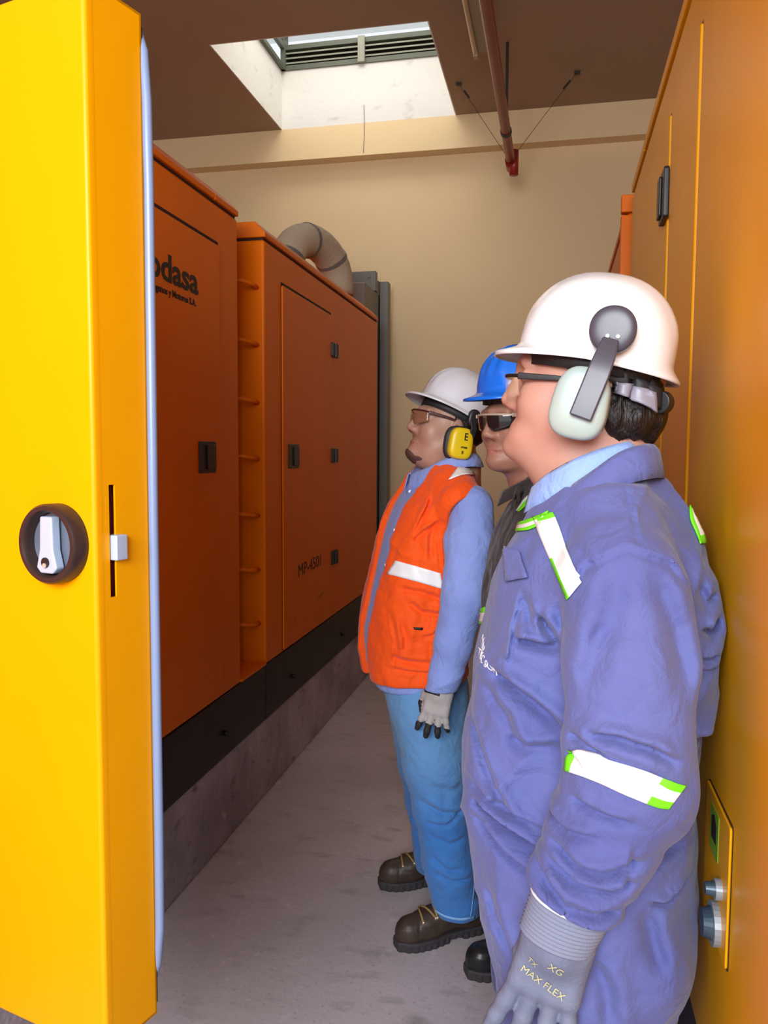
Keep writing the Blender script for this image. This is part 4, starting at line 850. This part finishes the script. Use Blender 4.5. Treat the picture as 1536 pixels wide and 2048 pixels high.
def fvestB(P):
    s_ = P.copy(); s_[:, 1] = np.abs(s_[:, 1]); T = smin(ftorB(P), cap(s_, (-.055, .10, 1.400), (-.06, .205, 1.360), .055, .052), .02)-.016+creases(P, cB)+fab(P, .9, 11)+folds(P, .6, -.6, .35)
    ah = chain(P, [shB[0]+np.array([0, .055, -.055]), shB[0]+np.array([.0, .035, -.09]), shB[1]+np.array([0, .03, -.06])], [.088, .082, .06], .02); Pm = P*np.array([1, -1, 1]); ah2 = chain(Pm, [shB[0]+np.array([0, .055, -.055]), shB[0]+np.array([0, .035, -.09]), shB[1]+np.array([0, .03, -.06])], [.088, .082, .06], .02)
    T = smax(T, -ah, .008); T = smax(T, -ah2, .008); T = smax(T, -opening(P), .008); T = smax(T, .818-.02*P[:, 0]-P[:, 2], .01)
    nk = chain(P, [(hcB[0]+.01, 0, 1.56), (hcB[0]-.005, 0, 1.42)], [.090, .072], .02)
    return smax(T, -nk, .008)
vsB = field_obj('vest', fvestB, (-.26, -.30, .79), (.27, .30, 1.46), .0052, VEST, rB)
cJ = []; CS = 1.5
for pts, w, d in [([(838, 1598), (880, 1622), (936, 1630)], .010, .008), ([(845, 1640), (890, 1650), (938, 1622)], .008, .006), ([(868, 1745), (905, 1768), (955, 1772)], .009, .008), ([(862, 1712), (890, 1740), (930, 1748)], .008, .006), ([(858, 1668), (900, 1690), (940, 1684)], .008, .005), ([(850, 1560), (900, 1580), (935, 1575)], .012, .004)]: addc(cJ, B, pts, 2.27, w, d, 0)
def fjB(P):
    h = cap(P, (.0, -.05, .80), (.0, .05, .80), .125, .125)
    nl = [tw(858, 1420, 2.34), tw(872, 1520, 2.34), tw(882, 1610, 2.34), tw(900, 1720, 2.35), tw(913, 1822, 2.37)]; fl = [tw(842, 1420, 2.54), tw(852, 1520, 2.56), tw(858, 1600, 2.58), tw(868, 1680, 2.58), tw(876, 1738, 2.58)]
    zn, zf = nl[-1][2], fl[-1][2]; nl[-1] = nl[-1]+(nl[-1]-nl[-2])*.8; fl[-1] = fl[-1]+(fl[-1]-fl[-2])*.9
    a = chain(P, nl, [.112, .100, .086, .076, .070], .02); b = chain(P, fl, [.108, .096, .082, .074, .070], .02)
    zz = P[:, 2]; rel = np.clip((.5-zz)/.35, .12, 1)
    wr = rel*np.clip((zz-.09)/.07, .15, 1)*folds(P, .75, .8, 1.1)+fab(P, .8, 9)+creases(P, cJ)
    a = smax(a, zn-zz, .006); b = smax(b, zf-zz, .006)
    return smax(smin(smin(a, b, .02), h, .06)+wr, zz-.86, .01)
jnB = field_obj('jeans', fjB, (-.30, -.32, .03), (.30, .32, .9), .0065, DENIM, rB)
def fbodyB(P):
    s = P.copy(); s[:, 1] = np.abs(s[:, 1]); return smin(stack(P, torB)+.035, chain(P, shB[:-1], [.05, .045, .04, .035, .028], .02), .02)
body_mesh(rB, [SKINB, LIP], fheadB, hcB-np.array([.15, .13, .24]), hcB+np.array([.17, .13, .16]), .004, fbodyB, (-.26, -.32, .75), (.26, .32, 1.44), lip=lipsel(hcB, RB, scB))
def fhairB(P):
    q = ((P-hcB) @ RB)/scB; n = .004*(ridg(q*np.array([80, 80, 20]))-.5); d = ell(q, (-.020, 0, .025), (.100, .081, .092))-n; cut = q[:, 0]-(.010+.05*(q[:, 2] > .03)); return smax(smax(d, cut, .008), -.055-q[:, 2], .01)
field_obj('hair', fhairB, hcB-np.array([.15, .12, .12]), hcB+np.array([.13, .12, .14]), .006, HAIR, rB)
def fbeardB(P):
    q = ((P-hcB) @ RB)/scB; h = head_field(P, hcB, RB, scB, fat=.7, chin=.006)-.0012-.0010*vnoise(q*90)
    s = np.abs(q[:, 1]); q3 = np.stack([q[:, 0], s, q[:, 2]], 1); reg = ell(q3, (.080, 0, -.108), (.036, .030, .021)); mo = cap(q3, (.098, .008, -.0575), (.090, .027, -.064), .0028, .0025); mo = np.minimum(mo, cap(q3, (.075, .030, -.112), (.030, .055, -.100), .008, .004))
    return smax(h, np.minimum(reg, mo), .002)
field_obj('goatee', fbeardB, hcB-np.array([.0, .06, .16]), hcB+np.array([.15, .06, .02]), .0036, BEARD, rB)
hatB, hpB, _ = helmet('hard_hat', rB, hcB, RB, WHAT2, zr=.052, a=.112, b=.102, hgt=.126, peak=.036, tilt=math.radians(13), xo=-.010, rear=.004, ridge=(0, .034, -.034))
suspension(hatB, hcB, RB, 1.0, .032, .103, .091, CUSH, math.radians(13))
cb = xf([(-.016, .106, -.050)], hcB, RB)[0]; cR = RB @ roty(math.radians(6))
cpo = superell('ear_cup', hatB, cb, cR, (.035, .020, .046), MUFFY, .45, .6, wob=.5); superell('ear_cushion', cpo, cb-RB @ np.array([0, .022, 0]), cR, (.044, .014, .052), CUSH, .5, .7)
q = RB; px_ = lambda a, b_, c_: cb+cR @ np.array([a, b_, c_])
def flat_text(s, size, mat, parent, c, x, z, n_, name, sx=1):
    Mx = Matrix(((x[0], z[0], n_[0], c[0]), (x[1], z[1], n_[1], c[1]), (x[2], z[2], n_[2], c[2]), (0, 0, 0, 1))); return text(s, size, mat, parent, Mx, name, sx=sx, extr=.0006, bold=.0004)
cx_ = -(cR @ np.array([1., 0, 0])); cz_ = cR @ np.array([0, 0, 1.]); cy_ = cR @ np.array([0, 1., 0])
flat_text('E', .030, INK, cpo, px_(-.002, .0202, .010), cx_, cz_, cy_, 'cup_lettering', sx=.8); flat_text('OPTIME', .007, INK, cpo, px_(.004, .0202, -.014), cx_, cz_, cy_, 'cup_lettering', sx=.8); flat_text('II', .012, INK, cpo, px_(.000, .0202, -.030), cx_, cz_, cy_, 'cup_lettering')
kb = xf([(-.034, .112, .030)], hcB, RB)[0]; superell('muff_pivot', hatB, kb, RB, (.018, .012, .026), BLKPL, .5, .8)
bar('muff_arm', [kb+RB @ np.array([0, .008, -.01]), xf([(-.040, .122, .0)], hcB, RB)[0], xf([(-.038, .118, -.03)], hcB, RB)[0], xf([(-.046, .105, -.07)], hcB, RB)[0]], RB @ np.array([1., 0, 0]), [.02, .018, .02, .016], .008, BLKPL, hatB)
cb2 = xf([(-.016, -.106, -.050)], hcB, RB)[0]; c2 = superell('ear_cup', hatB, cb2, cR, (.035, .020, .046), MUFFY, .45, .6)
glasses(rB, hcB, RB, scB, LENSB, nmat('dark_red_brown_frame', (.06, .015, .012), .3), z=.0)
# collar of the shirt
nb = [tw(826, 948, 2.40), tw(852, 938, 2.365), tw(888, 920, 2.335), tw(925, 908, 2.345), tw(952, 910, 2.40)]
for q_ in nb: q_[1] = max(q_[1], .012)
collar_strip('shirt_collar', rB, SHIRTB, nb+[np.array([nb[-1][0]-.02, 0, nb[-1][2]])]+mir(nb), lambda u: .036+.026*(abs(2*u-1)**3), lambda u: .018, .003, 60)
def fallB(P): return np.minimum(fvestB(P), fshirtB(P))
ray_decal('reflective_tape', fvestB, B, [(792, 1121), (840, 1134), (881, 1146)], [(775, 1148), (830, 1162), (886, 1178)], 22, 7, SILV, vsB, depth=2.5)
ray_decal('reflective_tape', fvestB, B, [(916, 936), (938, 938), (962, 942)], [(898, 962), (928, 952), (960, 952)], 10, 6, SILV, vsB, depth=2.42, off=.005)
ray_decal('pocket_tab', fvestB, B, [(826, 1254), (846, 1255)], [(828, 1259), (845, 1260)], 4, 3, INK, vsB, depth=2.5)
for (a, b_) in ((820, 983), (790, 1060), (772, 1130), (756, 1200)):
    q = tw(a, b_, 2.6); camp = (np.array([0, 0, CAMH])-B.b) @ B.R; D = camp-q; D /= np.linalg.norm(D); p = trace(fshirtB, np.array([q]), D[None], .6)[0]; MB().tube([p-D*.002, p+D*.003], .0045, 10).obj('shirt_button', nmat('pearl_button', (.8, .82, .9), .3), stB)
wB = shB[-1]+np.array([0, 0, .012]); dB = tw(863, 1462, 2.17)-tw(882, 1376, 2.19); tB = tw(800, 1380, 2.2)-tw(880, 1376, 2.19)
fgB, fsB, axB = hand_parts(wB, dB, tB, .92, curl=(.12, .10, .12, .18), spread=.30, side_n=(0, -1, 0))
dnB = axB[0]
glB = field_obj('glove', fgB, *box_of([wB, wB+dnB*.22], .09), .004, [GLOVW, GTIP], rB, mi=lambda C: ((((C-wB) @ dnB) > .118) | (((C-wB) @ axB[1] > .047) & ((C-wB) @ dnB < .1) & ((C-wB) @ dnB > .062))).astype(int))
ray_decal('glove_label', fgB, B, [(850, 1377), (880, 1385)], [(852, 1384), (879, 1392)], 8, 4, INK, glB, depth=2.3, off=.003)
fgB2, _, _ = hand_parts(wB*np.array([1, -1, 1]), dB*np.array([1, -1, 1]), tB*np.array([1, -1, 1]), .9, side_n=(0, 1, 0)); w2 = wB*np.array([1, -1, 1]); field_obj('glove', fgB2, *box_of([w2, w2+dnB*.22*np.array([1, -1, 1])], .09), .006, GLOVW, rB)
tz = lambda px, py: (lambda w: (w-B.b) @ B.R)(floor_pt(px, py))
def floor_pt(px, py): d = np.array(fw)+(px-768)/FPX*np.array(rt)-(py-1024)/FPX*np.array(up); return np.array([0, 0, CAMH])+d*(-CAMH/d[2])
def foot(fr, root, tx, ty, hx, hy, **k): a = (floor_pt(tx, ty)-fr.b) @ fr.R; b_ = (floor_pt(hx, hy)-fr.b) @ fr.R; v_ = b_-a; v_ = v_/np.linalg.norm(v_)*.31; return boot(root, a, a+v_, 'boot', **k)
foot(B, rB, 790, 1898, 985, 1850, up_m=BOOT, sole_m=SOLE); foot(B, rB, 757, 1775, 945, 1752, up_m=BOOT, sole_m=SOLE)

JSEAM = nmat('pale_denim_stitch', (.22, .45, .78), .8)
ray_decal('side_seam', fjB, B, [(925, 1540), (934, 1600), (944, 1680), (948, 1760), (940, 1836)], [(927, 1540), (936, 1600), (946, 1680), (950, 1760), (942, 1836)], 40, 2, JSEAM, jnB, depth=2.6, off=.0012, thick=.001)
ray_decal('hem_fray', fjB, B, [(866, 1816), (890, 1830), (920, 1836), (950, 1832)], [(866, 1821), (890, 1835), (920, 1841), (950, 1837)], 24, 2, JSEAM, jnB, depth=2.6, off=.001, thick=.001)
# ================================================================== MAN WITH THE BLUE HELMET
Cf = Frame((-.03, 1.98, 0), math.radians(200))
rC = person_root(Cf, 'man half hidden between the others, in blue hard hat, dark sunglasses and dark jacket')
hcC = Cf.at(1037, 843, 2.07); RC = headR(26, -2); scC = 1.0
def neckC(P): return chain(P, [hcC+np.array([-.02, 0, -.06]), hcC+np.array([-.04, 0, -.14]), (hcC[0]-.05, hcC[1]*.5, 1.36)], [.058, .060, .07], .02)
def fheadC(P): return smax(smin(head_field(P, hcC, RC, scC, fat=.25, chin=.004), neckC(P), .025), 1.36-P[:, 2], .01)
torC = [(.72, 0, .12, .13, .17), (.85, 0, .13, .13, .18), (1.0, .0, .14, .13, .185), (1.15, 0, .135, .135, .19), (1.28, -.01, .12, .13, .19), (1.36, -.02, .095, .11, .165), (1.42, -.03, .075, .085, .11), (1.46, -.035, .06, .07, .085)]
aC = [(-.04, .20, 1.33), (-.045, .225, 1.18), (-.03, .235, 1.07), (.0, .235, .95), (.03, .23, .84)]; aCr = [.070, .066, .06, .055, .045]
def fjC(P):
    s = P.copy(); s[:, 1] = np.abs(s[:, 1]); T = stack(P, torC); T = smin(T, chain(s, [(-.035, .05, 1.41), (-.04, .13, 1.385), (-.04, .18, 1.34)], [.05, .05, .055], .03), .03)
    d = smin(T, chain(s, aC, aCr, .02), .015)+fab(P, .9, 10); return smax(smax(d, .80-P[:, 2], .008), -chain(P, [hcC, hcC+np.array([-.04, 0, -.15])], [.07, .06]), .008)
jkC = field_obj('jacket', fjC, (-.26, -.33, .75), (.26, .33, 1.50), .0065, DARKJ, rC)
def ftC(P):
    s = P.copy(); s[:, 1] = np.abs(s[:, 1]); d = chain(s, [(0, .09, .82), (.0, .10, .5), (0, .115, .08)], [.115, .09, .075], .03); return smax(smax(d, .05-P[:, 2], .006), P[:, 2]-.85, .01)+fab(P, .8, 9)
field_obj('trousers', ftC, (-.2, -.28, .03), (.2, .28, .88), .0085, COVER, rC)
body_mesh(rC, [SKINC, LIP], fheadC, hcC-np.array([.15, .14, .24]), hcC+np.array([.16, .14, .15]), .004, lambda P: stack(P, torC)+.03, (-.26, -.3, .75), (.26, .3, 1.45), lip=lipsel(hcC, RC, scC))
def fhairC(P):
    q = ((P-hcC) @ RC)/scC; n = .004*(ridg(q*np.array([80, 80, 20]))-.5); d = ell(q, (-.020, 0, .025), (.100, .081, .092))-n; cut = q[:, 0]-(.008+.05*(q[:, 2] > .03)); return smax(smax(d, cut, .008), -.06-q[:, 2], .01)
field_obj('hair', fhairC, hcC-np.array([.15, .14, .12]), hcC+np.array([.14, .14, .14]), .007, HAIR, rC)
hatC, _, _ = helmet('hard_hat', rC, hcC, RC, BHAT, zr=.072, a=.112, b=.098, hgt=.118, peak=.034, tilt=math.radians(2), xo=-.008, rear=.004, ridge=(0, .034, -.034))
suspension(hatC, hcC, RC, 1.0, .056, .101, .086, CUSH, 0)
glasses(rC, hcC, RC, scC, LENSD, nmat('pale_sunglass_rim', (.45, .33, .24), .35), name='sunglasses', z=-.002, wrap_=1.3)
nb = [np.array([hcC[0]+.050, hcC[1]*.6+.015, 1.405]), np.array([hcC[0]+.02, hcC[1]*.6+.062, 1.43]), np.array([hcC[0]-.05, hcC[1]*.5+.070, 1.46]), np.array([hcC[0]-.10, .03, 1.475])]
collar_strip('jacket_collar', rC, DARKJ, nb+[np.array([hcC[0]-.11, 0, 1.48])]+mir(nb), lambda u: .036, lambda u: .014, .004, 50)
ray_decal('reflective_tape', fjC, Cf, [(1072, 983), (1050, 998), (1034, 1022)], [(1078, 994), (1060, 1006), (1040, 1024)], 8, 6, [SILV, LIME], jkC, depth=2.2, mi=lambda u, v: 1 if v > .4 else 0)
ray_decal('reflective_tape', fjC, Cf, [(960, 1218), (962, 1230), (959, 1247)], [(972, 1214), (972, 1232), (968, 1249)], 7, 4, [SILV, LIME], jkC, depth=2.2, mi=lambda u, v: 1 if (u < .3 or u > .7) else 0)
foot(Cf, rC, 930, 1952, 1110, 1925, up_m=BOOTK, sole_m=SOLE, laces=False)
boot(rC, (.22, .13), (-.09, .10), 'boot', BOOTK, SOLE, laces=False)
fgC, _, _ = hand_parts((.03, .23, .85), (.15, 0, -1), (1, -.1, .1), .95, side_n=(0, -1, 0)); gC = field_obj('glove', fgC, (-.07, .13, .60), (.15, .31, .90), .006, GLOVG, rC)
for ch in (gC,):
    o = ch.copy(); COL.objects.link(o); o.parent = rC; o.scale = (1, -1, 1)
